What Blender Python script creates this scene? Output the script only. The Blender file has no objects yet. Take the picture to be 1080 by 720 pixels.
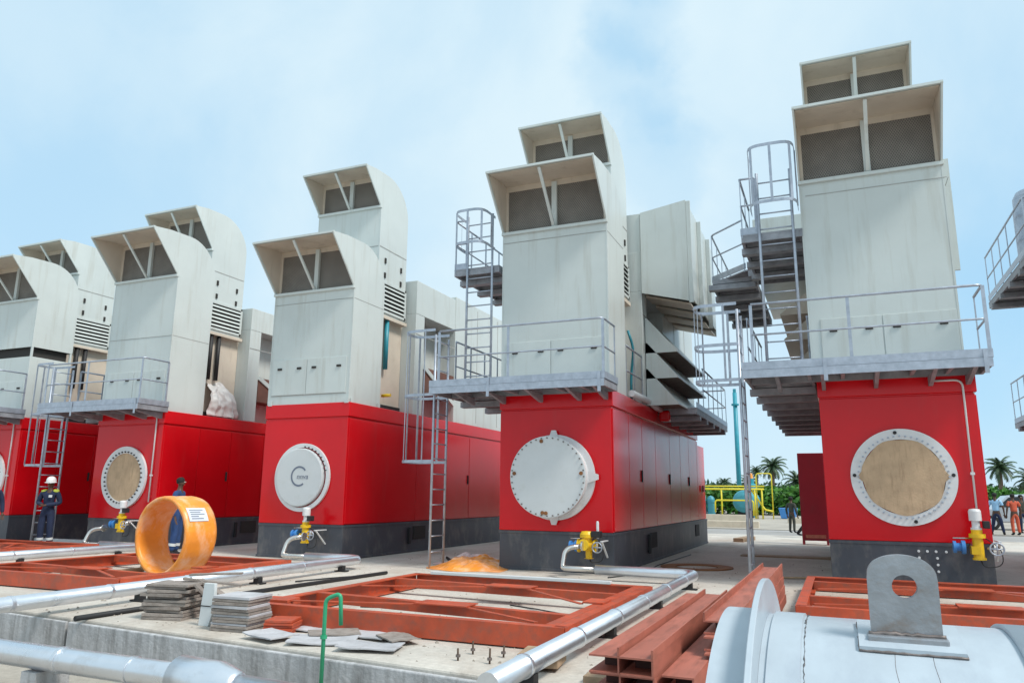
import bpy, bmesh, math, random
from mathutils import Vector, Matrix, noise
random.seed(7)
R = math.radians
PI = math.pi
sc = bpy.context.scene
col = sc.collection

# ------------------------------------------------------------------ mesh helper
class MB:
    def __init__(s):
        s.v = []; s.f = []; s.sm = []
    def add(s, vs, fs, smooth=False):
        b = len(s.v); s.v += [tuple(v) for v in vs]
        for f in fs:
            s.f.append([b + i for i in f]); s.sm.append(smooth)
        return s
    def box(s, x0, x1, y0, y1, z0, z1):
        vs = [(x, y, z) for z in (z0, z1) for y in (y0, y1) for x in (x0, x1)]
        return s.add(vs, [(0,2,3,1),(4,5,7,6),(0,1,5,4),(2,6,7,3),(0,4,6,2),(1,3,7,5)])
    def obox(s, c, size, M):
        hx, hy, hz = [k / 2 for k in size]
        vs = [Vector(c) + M @ Vector((x, y, z)) for z in (-hz, hz) for y in (-hy, hy) for x in (-hx, hx)]
        return s.add(vs, [(0,2,3,1),(4,5,7,6),(0,1,5,4),(2,6,7,3),(0,4,6,2),(1,3,7,5)])
    def bar(s, p0, p1, w, h, up=(0, 0, 1)):
        p0 = Vector(p0); p1 = Vector(p1); d = p1 - p0; L = d.length; d.normalize()
        u = Vector(up)
        if abs(d.dot(u)) > .98: u = Vector((0, 1, 0))
        x = d.cross(u).normalized(); z = x.cross(d)
        M = Matrix((x, d, z)).transposed()
        return s.obox((p0 + p1) / 2, (w, L, h), M)
    def prism(s, poly, a0, a1, axis='x'):
        n = len(poly)
        def P(a, p):
            if axis == 'x': return (a, p[0], p[1])
            if axis == 'y': return (p[0], a, p[1])
            return (p[0], p[1], a)
        vs = [P(a0, p) for p in poly] + [P(a1, p) for p in poly]
        fs = [tuple(range(n - 1, -1, -1)), tuple(range(n, 2 * n))]
        fs += [(i, (i + 1) % n, n + (i + 1) % n, n + i) for i in range(n)]
        return s.add(vs, fs)
    def tube(s, pts, r, n=10, closed=False, cap=True):
        pts = [Vector(p) for p in pts]; m = len(pts)
        rr = r if isinstance(r, (list, tuple)) else [r] * m
        up = None; rings = []
        for i, p in enumerate(pts):
            a = pts[(i - 1) % m] if (closed or i > 0) else p
            b = pts[(i + 1) % m] if (closed or i < m - 1) else p
            d = (b - a).normalized()
            if up is None:
                up = Vector((0, 0, 1)) if abs(d.z) < .9 else Vector((0, 1, 0))
            x = d.cross(up)
            if x.length < 1e-4: x = d.orthogonal()
            x.normalize(); up = x.cross(d).normalized()
            rings.append([p + (x * math.cos(2 * PI * k / n) + up * math.sin(2 * PI * k / n)) * rr[i] for k in range(n)])
        vs = [q for ring in rings for q in ring]; fs = []
        for i in range(m if closed else m - 1):
            j = (i + 1) % m
            fs += [(i * n + k, i * n + (k + 1) % n, j * n + (k + 1) % n, j * n + k) for k in range(n)]
        s.add(vs, fs, True)
        if cap and not closed:
            b = len(s.v) - m * n
            s.f.append([b + k for k in range(n - 1, -1, -1)]); s.sm.append(False)
            s.f.append([b + (m - 1) * n + k for k in range(n)]); s.sm.append(False)
        return s
    def lathe(s, prof, o=(0, 0, 0), axis=(0, -1, 0), n=48, smooth=True, hard=True):
        """prof: list of (radius, height along axis). hard: each band has own verts."""
        a = Vector(axis).normalized(); x = a.orthogonal().normalized(); y = a.cross(x); o = Vector(o)
        def ring(r, h): return [o + a * h + (x * math.cos(2 * PI * k / n) + y * math.sin(2 * PI * k / n)) * r for k in range(n)]
        for (r0, h0), (r1, h1) in zip(prof[:-1], prof[1:]):
            if r0 < 1e-6 and r1 < 1e-6: continue
            if r0 < 1e-6:
                s.add([o + a * h0] + ring(r1, h1), [(0, 1 + k, 1 + (k + 1) % n) for k in range(n)], smooth)
            elif r1 < 1e-6:
                s.add([o + a * h1] + ring(r0, h0), [(0, 1 + (k + 1) % n, 1 + k) for k in range(n)], smooth)
            else:
                s.add(ring(r0, h0) + ring(r1, h1), [(k, (k + 1) % n, n + (k + 1) % n, n + k) for k in range(n)], smooth)
        return s
    def mesh(s, name):
        me = bpy.data.meshes.new(name); me.from_pydata(s.v, [], s.f); me.validate()
        if len(me.polygons) == len(s.sm): me.polygons.foreach_set('use_smooth', s.sm)
        bm = bmesh.new(); bm.from_mesh(me); bmesh.ops.recalc_face_normals(bm, faces=bm.faces); bm.to_mesh(me); bm.free()
        return me
    def build(s, name, mat, parent=None, bevel=0, seg=2):
        me = s.mesh(name)
        if mat: me.materials.append(mat)
        o = bpy.data.objects.new(name, me); col.objects.link(o)
        if parent: o.parent = parent
        if bevel:
            b = o.modifiers.new('bevel', 'BEVEL'); b.width = bevel; b.segments = seg; b.limit_method = 'ANGLE'; b.angle_limit = R(40)
        return o

def arc_pts(pts, r=.12, n=5):
    """round the inner corners of a polyline"""
    P = [Vector(p) for p in pts]; out = [P[0]]
    for a, b, c in zip(P[:-2], P[1:-1], P[2:]):
        d0 = (a - b); d1 = (c - b); k = min(r, d0.length * .45, d1.length * .45)
        q0 = b + d0.normalized() * k; q1 = b + d1.normalized() * k
        for i in range(n + 1):
            t = i / n; out.append(q0 * (1 - t) ** 2 + b * 2 * t * (1 - t) + q1 * t * t)
    out.append(P[-1]); return out

def tag(o, label=None, cat=None, group=None, kind=None):
    if label: o['label'] = label
    if cat: o['category'] = cat
    if group: o['group'] = group
    if kind: o['kind'] = kind
    return o
def thing(name, label, cat, loc=(0, 0, 0), rz=0, group=None):
    o = bpy.data.objects.new(name, None); col.objects.link(o); o.location = loc; o.rotation_euler = (0, 0, rz)
    o.empty_display_size = .2
    return tag(o, label, cat, group)
def dup(root, loc, rz=None, label=None):
    def cp(o, par):
        c = o.copy(); col.objects.link(c)
        if par: c.parent = par
        for ch in list(o.children): cp(ch, c)
        return c
    r = cp(root, None); r.location = loc
    if rz is not None: r.rotation_euler = (0, 0, rz)
    if label: r['label'] = label
    return r

# ------------------------------------------------------------------ materials
def nodes(name):
    m = bpy.data.materials.new(name); m.use_nodes = True
    return m, m.node_tree, m.node_tree.nodes['Principled BSDF']
def mat(name, c, rough=.5, metal=0, var=.12, vscale=2.5, rvar=.12, bump=0, bscale=60, coat=0, spec=.5, dirt=None, dirt_amt=0, dirt_scale=(1.2, 1.2, .25), dirt_lo=.55):
    m, t, b = nodes(name); L = t.links.new
    tc = t.nodes.new('ShaderNodeTexCoord'); oi = t.nodes.new('ShaderNodeObjectInfo')
    mu = t.nodes.new('ShaderNodeMath'); mu.operation = 'MULTIPLY'; mu.inputs[1].default_value = 37; L(oi.outputs['Random'], mu.inputs[0])
    n = t.nodes.new('ShaderNodeTexNoise'); n.noise_dimensions = '4D'; n.inputs['Scale'].default_value = vscale; n.inputs['Detail'].default_value = 6; n.inputs['Roughness'].default_value = .6
    L(tc.outputs['Object'], n.inputs['Vector']); L(mu.outputs[0], n.inputs['W'])
    rp = t.nodes.new('ShaderNodeValToRGB'); e = rp.color_ramp.elements
    e[0].position = .3; e[1].position = .7
    e[0].color = (*[max(0, k * (1 - var)) for k in c], 1); e[1].color = (*[min(1, k * (1 + var)) for k in c], 1)
    L(n.outputs['Fac'], rp.inputs['Fac']); out = rp.outputs['Color']
    if dirt:
        mp = t.nodes.new('ShaderNodeMapping'); mp.inputs['Scale'].default_value = dirt_scale; L(tc.outputs['Object'], mp.inputs['Vector'])
        n2 = t.nodes.new('ShaderNodeTexNoise'); n2.noise_dimensions = '4D'; n2.inputs['Scale'].default_value = 3; n2.inputs['Detail'].default_value = 8; n2.inputs['Roughness'].default_value = .65
        L(mp.outputs[0], n2.inputs['Vector']); L(mu.outputs[0], n2.inputs['W'])
        r2 = t.nodes.new('ShaderNodeValToRGB'); r2.color_ramp.elements[0].position = dirt_lo; r2.color_ramp.elements[1].position = dirt_lo + .22
        r2.color_ramp.elements[0].color = (0, 0, 0, 1); r2.color_ramp.elements[1].color = (dirt_amt,) * 3 + (1,)
        L(n2.outputs['Fac'], r2.inputs['Fac'])
        mx = t.nodes.new('ShaderNodeMix'); mx.data_type = 'RGBA'; L(r2.outputs['Color'], mx.inputs['Factor']); L(out, mx.inputs['A']); mx.inputs['B'].default_value = (*dirt, 1)
        out = mx.outputs['Result']
    L(out, b.inputs['Base Color'])
    mr = t.nodes.new('ShaderNodeMapRange'); mr.inputs['To Min'].default_value = max(.03, rough - rvar); mr.inputs['To Max'].default_value = min(1, rough + rvar)
    L(n.outputs['Fac'], mr.inputs['Value']); L(mr.outputs[0], b.inputs['Roughness'])
    b.inputs['Metallic'].default_value = metal; b.inputs['Coat Weight'].default_value = coat; b.inputs['Coat Roughness'].default_value = .12
    b.inputs['Specular IOR Level'].default_value = spec
    if bump:
        n3 = t.nodes.new('ShaderNodeTexNoise'); n3.inputs['Scale'].default_value = bscale; n3.inputs['Detail'].default_value = 5; L(tc.outputs['Object'], n3.inputs['Vector'])
        bp = t.nodes.new('ShaderNodeBump'); bp.inputs['Strength'].default_value = bump; bp.inputs['Distance'].default_value = .02; L(n3.outputs['Fac'], bp.inputs['Height']); L(bp.outputs[0], b.inputs['Normal'])
    return m
M = {}
M['red'] = mat('red_paint', (.66, .004, .010), .22, var=.08, vscale=.8, rvar=.09, coat=.1, spec=.34, dirt=(.50, .05, .05), dirt_amt=.25, dirt_scale=(1, 1, .2), bump=.02, bscale=2.5)
M['red_dark'] = mat('dark_red_paint', (.26, .006, .02), .5, dirt=(.12, .05, .05), dirt_amt=.4)
M['plinth'] = mat('plinth_paint', (.062, .068, .085), .5, var=.2, vscale=1.5, dirt=(.24, .22, .2), dirt_amt=.5, dirt_scale=(1.2, 1.2, .6), dirt_lo=.5)
M['beige'] = mat('beige_paint', (.58, .625, .61), .36, var=.07, vscale=.7, rvar=.1, dirt=(.40, .39, .33), dirt_amt=.55, dirt_scale=(1.6, 1.6, .14), dirt_lo=.52, bump=.07, bscale=1.6)
M['beige_in'] = mat('beige_warm_bounce', (.62, .545, .455), .5, var=.1, vscale=1.2, dirt=(.25, .19, .13), dirt_amt=.5)  # warmer copy of the duct beige, ground bounce painted into hood insides
M['galv'] = mat('galvanised_steel', (.42, .46, .53), .42, metal=.55, var=.18, vscale=9, rvar=.15)
M['deck'] = mat('galvanised_grating', (.30, .31, .34), .55, metal=.3, var=.3, vscale=5)
M['concrete'] = None
M['dark'] = mat('dark_rubber', (.018, .018, .02), .6)
M['seam'] = mat('panel_joint', (.36, .365, .35), .7, var=.2)
M['gap'] = mat('dark_gap', (.03, .028, .026), .8)
M['filter'] = mat('brown_grey_filter', (.17, .15, .13), .9, var=.3, vscale=6)  # brown-grey sheet across the underside of the rain hoods
M['brown'] = mat('brown_primer_panel', (.16, .07, .05), .7, var=.25, dirt=(.3, .2, .15), dirt_amt=.5)
M['silver'] = mat('silver_cladding', (.72, .75, .80), .30, metal=.85, var=.06, vscale=3, rvar=.1, dirt=(.42, .38, .36), dirt_amt=.4, dirt_scale=(2, 2, 2), bump=.04, bscale=5)
M['whitepipe'] = mat('white_pipe', (.66, .68, .70), .4, var=.08, vscale=4, dirt=(.35, .3, .25), dirt_amt=.5)
M['stainless'] = mat('stainless_pipe', (.62, .60, .57), .28, metal=.9, var=.1)
M['oxide'] = mat('red_oxide_primer', (.48, .075, .028), .5, var=.24, vscale=3, rvar=.16, dirt=(.26, .085, .055), dirt_amt=.8, dirt_scale=(3, 3, 3), dirt_lo=.46)
M['oxide2'] = mat('pink_oxide_primer', (.40, .13, .09), .55, var=.18, vscale=2, dirt=(.22, .075, .05), dirt_amt=.8, dirt_scale=(5, .8, 3), dirt_lo=.46)
M['oxide_in'] = mat('shaded_oxide_primer', (.06, .02, .016), .7, var=.25)  # oxide darkened to paint the shade inside open channel ends
M['tank'] = mat('pale_primer_tank', (.42, .485, .54), .36, var=.11, vscale=3.5, rvar=.16, bump=.05, bscale=9, dirt=(.33, .38, .44), dirt_amt=.7, dirt_scale=(2.5, 1.2, 1.2), dirt_lo=.48)
M['lug'] = mat('bare_steel_lug', (.33, .35, .38), .40, metal=.55, var=.22, vscale=7, rvar=.18, dirt=(.24, .165, .115), dirt_amt=.75, dirt_scale=(4, 4, 6), dirt_lo=.50, bump=.15, bscale=35)
M['weld'] = mat('weld_bead', (.20, .17, .16), .5, metal=.5, var=.4, vscale=40)
M['weld_dark'] = mat('scorched_seam', (.08, .075, .075), .6, var=.4, vscale=30)
M['white'] = mat('white_paint', (.72, .73, .74), .45, var=.05, dirt=(.45, .42, .4), dirt_amt=.5, dirt_scale=(2, 2, 2))
M['cover'] = mat('pale_cover_plate', (.62, .65, .66), .45, var=.04, dirt=(.5, .52, .48), dirt_amt=.5, dirt_scale=(2, 2, 2))
M['board'] = mat('weathered_plywood', (.54, .385, .245), .8, var=.14, vscale=5, dirt=(.33, .215, .13), dirt_amt=.7, dirt_scale=(7, 2.2, 1.1), dirt_lo=.5, bump=.2, bscale=30)
M['lemon'] = mat('lemon_pipe_paint', (.72, .60, .03), .5)
M['yellow'] = mat('yellow_paint', (.80, .50, .012), .4, var=.12, dirt=(.35, .2, .05), dirt_amt=.4, dirt_scale=(5, 5, 5))
M['blue'] = mat('blue_paint', (.05, .22, .55), .4)
M['orange'] = mat('orange_wrap', (.95, .32, .04), .38, var=.16, vscale=3, rvar=.15, dirt=(.95, .58, .37), dirt_amt=.9, dirt_scale=(1.5, 1.5, .8), dirt_lo=.47, bump=.5, bscale=5)
M['pinkwrap'] = mat('pale_pink_sheet', (.75, .6, .58), .4, var=.15, bump=.3, bscale=8)
M['paper'] = mat('white_paper', (.62, .66, .74), .7, var=.05)
M['ink'] = mat('grey_ink', (.16, .19, .25), .7, var=.05)
M['tile'] = mat('grey_fibre_board', (.28, .245, .22), .85, var=.25, vscale=6, dirt=(.14, .10, .08), dirt_amt=.7, dirt_scale=(4, 4, 4), dirt_lo=.5, bump=.3, bscale=40)
M['tile2'] = mat('pale_grey_sheet', (.44, .44, .46), .8, var=.2, vscale=4, dirt=(.25, .22, .2), dirt_amt=.6, dirt_scale=(3, 3, 3))
M['grit'] = mat('concrete_crumbs', (.30, .26, .22), .9, var=.4, vscale=2)
M['wood'] = mat('raw_timber', (.36, .25, .16), .8, var=.25, vscale=8)
M['green'] = mat('green_hose_paint', (.03, .34, .17), .4)
M['bin'] = mat('green_plastic', (.02, .10, .07), .5)
M['teal'] = mat('teal_paint', (.03, .28, .36), .45)
M['tealtank'] = mat('teal_tank_paint', (.06, .30, .38), .45)
M['cream'] = mat('cream_render', (.62, .55, .44), .85, var=.1, dirt=(.4, .33, .25), dirt_amt=.5)
M['rustdark'] = mat('dark_rusty_rod', (.10, .065, .045), .7, metal=.3, var=.3)
M['rust'] = mat('rusty_steel', (.24, .10, .035), .8, var=.4, vscale=6)
M['trunk'] = mat('palm_bark', (.16, .12, .09), .9, var=.3, vscale=10, bump=.3)
M['navy'] = mat('navy_coverall', (.012, .022, .06), .85, var=.25, vscale=12)
M['navy2'] = mat('blue_coverall', (.02, .055, .16), .85, var=.2, vscale=12)
M['skin'] = mat('dark_skin', (.09, .045, .028), .55, var=.08)
M['hair'] = mat('black_hair', (.01, .009, .008), .8)
M['helmet'] = mat('white_helmet', (.78, .78, .78), .3, var=.03)
M['yhelmet'] = mat('yellow_helmet', (.75, .5, .02), .3, var=.03)
M['reflect'] = mat('reflective_tape', (.62, .65, .66), .4, var=.05)
M['hivis'] = mat('lime_patch', (.42, .48, .06), .7, var=.1)
M['lightblue'] = mat('light_blue_shirt', (.30, .52, .74), .85, var=.15, vscale=10)
M['redshirt'] = mat('red_orange_shirt', (.55, .10, .05), .85, var=.15, vscale=10)
M['blackcloth'] = mat('black_cloth', (.015, .015, .018), .9, var=.2)
M['olive'] = mat('olive_cloth', (.05, .055, .045), .9, var=.2)
M['glove'] = mat('grey_glove', (.25, .27, .3), .8)
M['glass'] = mat('car_glass', (.02, .025, .03), .08, var=.02, rvar=.02)
M['carpaint'] = mat('silver_car_paint', (.52, .55, .6), .25, metal=.4, var=.03, coat=.6)
M['tyre'] = mat('tyre_rubber', (.02, .02, .02), .8)
M['cloth'] = mat('white_plastic_sheet', (.72, .68, .66), .4, var=.12, vscale=6, bump=.3, bscale=6)

def leaf_mat(name, a, b_):
    m, t, b = nodes(name); L = t.links.new
    tc = t.nodes.new('ShaderNodeTexCoord'); n = t.nodes.new('ShaderNodeTexNoise'); n.inputs['Scale'].default_value = 1.3; n.inputs['Detail'].default_value = 5
    L(tc.outputs['Object'], n.inputs['Vector']); rp = t.nodes.new('ShaderNodeValToRGB')
    rp.color_ramp.elements[0].position = .35; rp.color_ramp.elements[1].position = .65
    rp.color_ramp.elements[0].color = (*a, 1); rp.color_ramp.elements[1].color = (*b_, 1)
    L(n.outputs['Fac'], rp.inputs['Fac']); L(rp.outputs[0], b.inputs['Base Color']); b.inputs['Roughness'].default_value = .55
    b.inputs['Subsurface Weight'].default_value = 0
    return m
M['palm'] = leaf_mat('palm_leaf', (.035, .075, .04), (.07, .12, .05))
M['bush'] = leaf_mat('bush_leaf', (.03, .13, .02), (.09, .26, .03))
M['bush2'] = leaf_mat('far_leaf', (.035, .09, .045), (.06, .13, .06))

def mesh_screen():
    m, t, b = nodes('expanded_metal_mesh'); L = t.links.new
    tc = t.nodes.new('ShaderNodeTexCoord'); sp = t.nodes.new('ShaderNodeSeparateXYZ'); L(tc.outputs['Object'], sp.inputs[0])
    def mth(op, a, v):
        n = t.nodes.new('ShaderNodeMath'); n.operation = op
        for i, q in enumerate((a, v)):
            if q is None: continue
            if isinstance(q, (int, float)): n.inputs[i].default_value = q
            else: L(q, n.inputs[i])
        return n.outputs[0]
    xx = mth('MULTIPLY', sp.outputs['X'], 1.0); zz = mth('MULTIPLY', sp.outputs['Z'], .62)
    def line(u):
        f = mth('FRACT', mth('MULTIPLY', u, 24), None); d = mth('ABSOLUTE', mth('SUBTRACT', f, .5), None)
        return mth('LESS_THAN', d, .17)
    g = mth('MAXIMUM', line(mth('ADD', xx, zz)), line(mth('SUBTRACT', xx, zz)))
    n = t.nodes.new('ShaderNodeTexNoise'); n.inputs['Scale'].default_value = 3; L(tc.outputs['Object'], n.inputs['Vector'])
    rp = t.nodes.new('ShaderNodeValToRGB'); rp.color_ramp.elements[0].color = (.20, .18, .16, 1); rp.color_ramp.elements[1].color = (.28, .255, .225, 1)
    rp.color_ramp.elements[0].position = .3; rp.color_ramp.elements[1].position = .7
    L(n.outputs['Fac'], rp.inputs['Fac'])
    mx = t.nodes.new('ShaderNodeMix'); mx.data_type = 'RGBA'; L(g, mx.inputs['Factor']); mx.inputs['A'].default_value = (.105, .097, .088, 1); L(rp.outputs[0], mx.inputs['B'])
    L(mx.outputs['Result'], b.inputs['Base Color']); b.inputs['Roughness'].default_value = .6
    bp = t.nodes.new('ShaderNodeBump'); bp.inputs['Strength'].default_value = .6; bp.inputs['Distance'].default_value = .02; L(g, bp.inputs['Height']); L(bp.outputs[0], b.inputs['Normal'])
    return m
M['screen'] = mesh_screen()

def concrete_mat(name, base, stain, rust=False, scale=.45, face=False):
    m, t, b = nodes(name); L = t.links.new
    tc = t.nodes.new('ShaderNodeTexCoord')
    def nz(s, d=8, r=.6, sc=None):
        n = t.nodes.new('ShaderNodeTexNoise'); n.inputs['Scale'].default_value = s; n.inputs['Detail'].default_value = d; n.inputs['Roughness'].default_value = r
        if sc:
            mp = t.nodes.new('ShaderNodeMapping'); mp.inputs['Scale'].default_value = sc; L(tc.outputs['Object'], mp.inputs['Vector']); L(mp.outputs[0], n.inputs['Vector'])
        else: L(tc.outputs['Object'], n.inputs['Vector'])
        return n.outputs['Fac']
    def ramp(f, p0, p1, c0, c1):
        r = t.nodes.new('ShaderNodeValToRGB'); e = r.color_ramp.elements; e[0].position = p0; e[1].position = p1; e[0].color = (*c0, 1); e[1].color = (*c1, 1); L(f, r.inputs['Fac']); return r.outputs['Color']
    def mix(f, a, c, mode='MIX'):
        x = t.nodes.new('ShaderNodeMix'); x.data_type = 'RGBA'; x.blend_type = mode
        if isinstance(f, (int, float)): x.inputs['Factor'].default_value = f
        else: L(f, x.inputs['Factor'])
        L(a, x.inputs['A'])
        if isinstance(c, tuple): x.inputs['B'].default_value = (*c, 1)
        else: L(c, x.inputs['B'])
        return x.outputs['Result']
    c = ramp(nz(scale), .35, .7, [k * .82 for k in base], [min(.9, k * 1.12) for k in base])
    st = ramp(nz(scale * .8, 9, .68, (1.3, .8, .6)), .46, .68, (0, 0, 0), (.85, .85, .85))
    c = mix(st, c, stain)
    fine = ramp(nz(14, 6, .7), .3, .75, (.78, .78, .78), (1.08, 1.08, 1.08)); c = mix(1, c, fine, 'MULTIPLY')
    if rust:
        rs = ramp(nz(1.3, 7, .65), .62, .74, (0, 0, 0), (.6, .6, .6)); c = mix(rs, c, (.26, .14, .07))
    sp = ramp(nz(45, 3, .5), .66, .72, (0, 0, 0), (.5, .5, .5)); c = mix(sp, c, tuple(k * .4 for k in base))
    L(c, b.inputs['Base Color']); b.inputs['Roughness'].default_value = .85
    bp = t.nodes.new('ShaderNodeBump'); bp.inputs['Strength'].default_value = .35; bp.inputs['Distance'].default_value = .01; L(nz(25, 8, .7), bp.inputs['Height']); L(bp.outputs[0], b.inputs['Normal'])
    return m
M['concrete'] = concrete_mat('slab_concrete', (.62, .58, .52), (.37, .30, .24), True)
M['curb'] = mat('edge_concrete', (.46, .46, .47), .9, var=.22, vscale=3.5, dirt=(.20, .195, .19), dirt_amt=.75, dirt_scale=(3.5, 3.5, .35), dirt_lo=.46, bump=.5, bscale=22)
M['ground'] = concrete_mat('sandy_ground', (.46, .42, .36), (.33, .29, .25), scale=.3)
M['apron'] = concrete_mat('grey_apron', (.38, .37, .36), (.3, .28, .26), scale=.3)

# ------------------------------------------------------------------ setting
g = MB(); g.box(-500, 500, -60, 900, -1.2, -.44); tag(g.build('ground', M['ground']), kind='structure')
def edge(x): return -8.02 - .0895 * (x + 2.5)
s = MB(); s.prism([(-7.86, edge(-7.86)), (40, edge(40)), (40, 17.2), (-7.86, 17.2)], -.44, 0, 'z'); tag(s.build('slab', M['concrete'], bevel=.02), kind='structure')
s = MB(); s.prism([(-70, edge(-9.5)), (-9.5, edge(-9.5) + .03), (-7.89, edge(-7.89) + .02), (-7.89, 17.2), (-70, 17.2)], -.44, -.004, 'z'); tag(s.build('slab', M['concrete'], bevel=.02), kind='structure')
s = MB(); s.box(-70, 60, 17.23, 23.2, -.44, -.05); tag(s.build('pavement', M['apron']), kind='structure')
s = MB(); s.box(-70, 60, 23.23, 120, -.44, -.02); tag(s.build('yard', M['ground']), kind='structure')
# skirting of rough cast concrete along the slab's front face, as the photo's pour line
s = MB(); s.prism([(-7.84, edge(-7.84) - .055), (6, edge(6) - .055), (6, edge(6) - .004), (-7.84, edge(-7.84) - .004)], -.44, -.035, 'z'); tag(s.build('slab_kerb', M['curb'], bevel=.012), kind='structure')
s = MB(); s.prism([(-30, edge(-9.5) - .055), (-9.5, edge(-9.5) - .03), (-7.90, edge(-7.9) - .04), (-7.90, edge(-7.9) - .002), (-9.5, edge(-9.5) + .01), (-30, edge(-9.5) - .005)], -.44, -.04, 'z'); tag(s.build('slab_kerb', M['curb'], bevel=.012), kind='structure')

# ------------------------------------------------------------------ generator units
W = 2.33; LEN = 10.77
XS = [-22.92, -17.52, -11.97, -5.97, 0.0, 6.0]

def duct(u, name, x0, x1, y0, y1, zb, zlip, ztop, over, strut_at=.5, tall_gap=None):
    """rectangular riser that bends forward into a slanted hood; y grows away from the camera"""
    tip = (y0 - over, ztop - .09)
    top = [tip, (y0 - over * .4, ztop - .02), (y0 + .3, ztop)]
    for i in range(1, 13):
        a = i / 12 * PI / 2
        top.append((y0 + .3 + (y1 - y0 - .3) * math.sin(a), ztop - .95 * (1 - math.cos(a))))
    outline = [(y0, zb), (y0, zlip)] + top + [(y1, zb)]
    m = MB()
    for a in (x0, x1 - .03): m.prism(outline, a, a + .03)
    strip = top + [(y1, zb)]; t = .03
    inner = []
    for i, p in enumerate(strip):
        a = Vector(strip[max(0, i - 1)]); b = Vector(strip[min(len(strip) - 1, i + 1)]); d = (b - a).normalized(); nrm = Vector((d.y, -d.x))
        inner.append((p[0] + nrm.x * t, p[1] + nrm.y * t))
    for i in range(len(strip) - 1):
        q = [strip[i], strip[i + 1], inner[i + 1], inner[i]]
        vs = [(x, p[0], p[1] - .003) for x in (x0 + .03, x1 - .03) for p in q]
        m.add(vs, [(0, 1, 5, 4), (2, 3, 7, 6), (0, 4, 7, 3)] if i == 0 else [(0, 1, 5, 4), (2, 3, 7, 6)], i > 1)
    m.box(x0 + .031, x1 - .031, y0 + .004, y0 + .034, zb, zlip - .02)
    d = m.build(name, M['beige'], u)
    e = MB(); e.box(x0 - .012, x1 + .012, y0 - .05, y0 + .03, zlip - .05, zlip + .015); e.build('sill', M['beige'], d, bevel=.006)
    # trim along the slanted mouth
    for xx in (x0 - .008, x1 - .032):
        MB().bar((xx + .02, y0 - .003, zlip + .02), (xx + .02, tip[0] - .012, tip[1] - .01), .045, .03, up=(1, 0, 0)).build('mouth_trim', M['beige'], d)
    MB().box(x0 - .008, x1 + .008, tip[0] - .02, tip[0] + .02, tip[1] - .035, tip[1] + .012).build('mouth_trim', M['beige'], d)
    ys = y0 + .10; zt = ztop - .05
    xm = x0 + (x1 - x0) * .5; hw = .055
    for a, b in ((x0 + .09, xm - hw), (xm + hw, x1 - .09)):
        MB().box(a, b, ys, ys + .02, zlip + .02, zt - .12).build('mesh_screen', M['screen'], d)
    # surround of the screens (a picture-frame lining)
    f = MB(); f.box(x0 + .031, x0 + .09, ys - .02, ys + .03, zlip + .016, zt); f.box(x1 - .09, x1 - .031, ys - .02, ys + .03, zlip + .016, zt)
    f.box(x0 + .09, x1 - .09, ys - .02, ys + .03, zt - .12, zt); f.build('screen_frame', M['beige_in'], d)
    MB().box(xm - hw, xm + hw, y0 + .035, ys + .04, zlip + .016, zt - .05).build('mullion', M['beige'], d)
    MB().bar((xm, y0 + .01, zlip + .03), (xm, tip[0] + .04, tip[1] - .06), .035, .06, up=(1, 0, 0)).build('strut', M['beige'], d)
    # thin skin inside the hood, warm ground bounce painted into its colour
    li = MB()
    for a in (x0 + .0335, x1 - .0385): li.prism([(y0 + .08, zlip + .02), (y0 + .02, zlip + .03), (tip[0] + .05, tip[1] - .05), (y0 - over * .4, ztop - .062), (y0 + .08, ztop - .055)], a, a + .005)
    li.prism([(tip[0] + .05, tip[1] - .034), (y0 - over * .4, ztop - .056), (y0 + .08, ztop - .04), (y0 + .08, ztop - .05), (y0 - over * .4, ztop - .066), (tip[0] + .05, tip[1] - .044)], x0 + .04, x1 - .04)
    li.build('hood_bounce_skin', M['beige_in'], d)
    return d

def seam(parent, x0, x1, y, z):
    MB().box(x0, x1, y - .004, y + .004, z - .006, z + .006).build('seam', M['seam'], parent)

def railing(paths, h=1.1, r=.021, step=1.0, posts_skip=(), base=0):
    m = MB(); done = []
    for pts in paths:
        pts = [Vector(p) for p in pts]
        up = Vector((0, 0, h))
        m.tube(arc_pts([p + up for p in pts], .12), r, 8)
        m.tube(arc_pts([p + up * .52 for p in pts], .08), r * .8, 8)
        for a, b in zip(pts[:-1], pts[1:]):
            n = max(1, round((b - a).length / step))
            for i in range(n + 1):
                p = a.lerp(b, i / n)
                if any((p - q).length < .02 for q in done): continue
                done.append(p)
                m.bar(p + Vector((0, 0, -.06)), p + up * .99, .05, .014, up=(1, 0, 0) if abs((b - a).normalized().y) > .5 else (0, 1, 0))
    return m
def toe(paths, h=.13):
    m = MB()
    for pts in paths:
        for a, b in zip(pts[:-1], pts[1:]):
            a = Vector(a); b = Vector(b); m.bar(a + Vector((0, 0, h / 2)), b + Vector((0, 0, h / 2)), .008, h)
    return m
def ladder(p0, p1, wdir, width=.42, step=.3):
    m = MB(); p0 = Vector(p0); p1 = Vector(p1); w = Vector(wdir).normalized() * width / 2
    n = wdir[0] and (0, 1, 0) or (1, 0, 0)
    for s_ in (-1, 1): m.bar(p0 + w * s_, p1 + w * s_, .022, .06, up=n) if False else m.tube([p0 + w * s_, p1 + w * s_], .026, 8)
    k = int((p1 - p0).length / step)
    for i in range(1, k + 1):
        q = p0.lerp(p1, i * step / (p1 - p0).length); m.tube([q - w, q + w], .014, 6)
    return m
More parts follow.
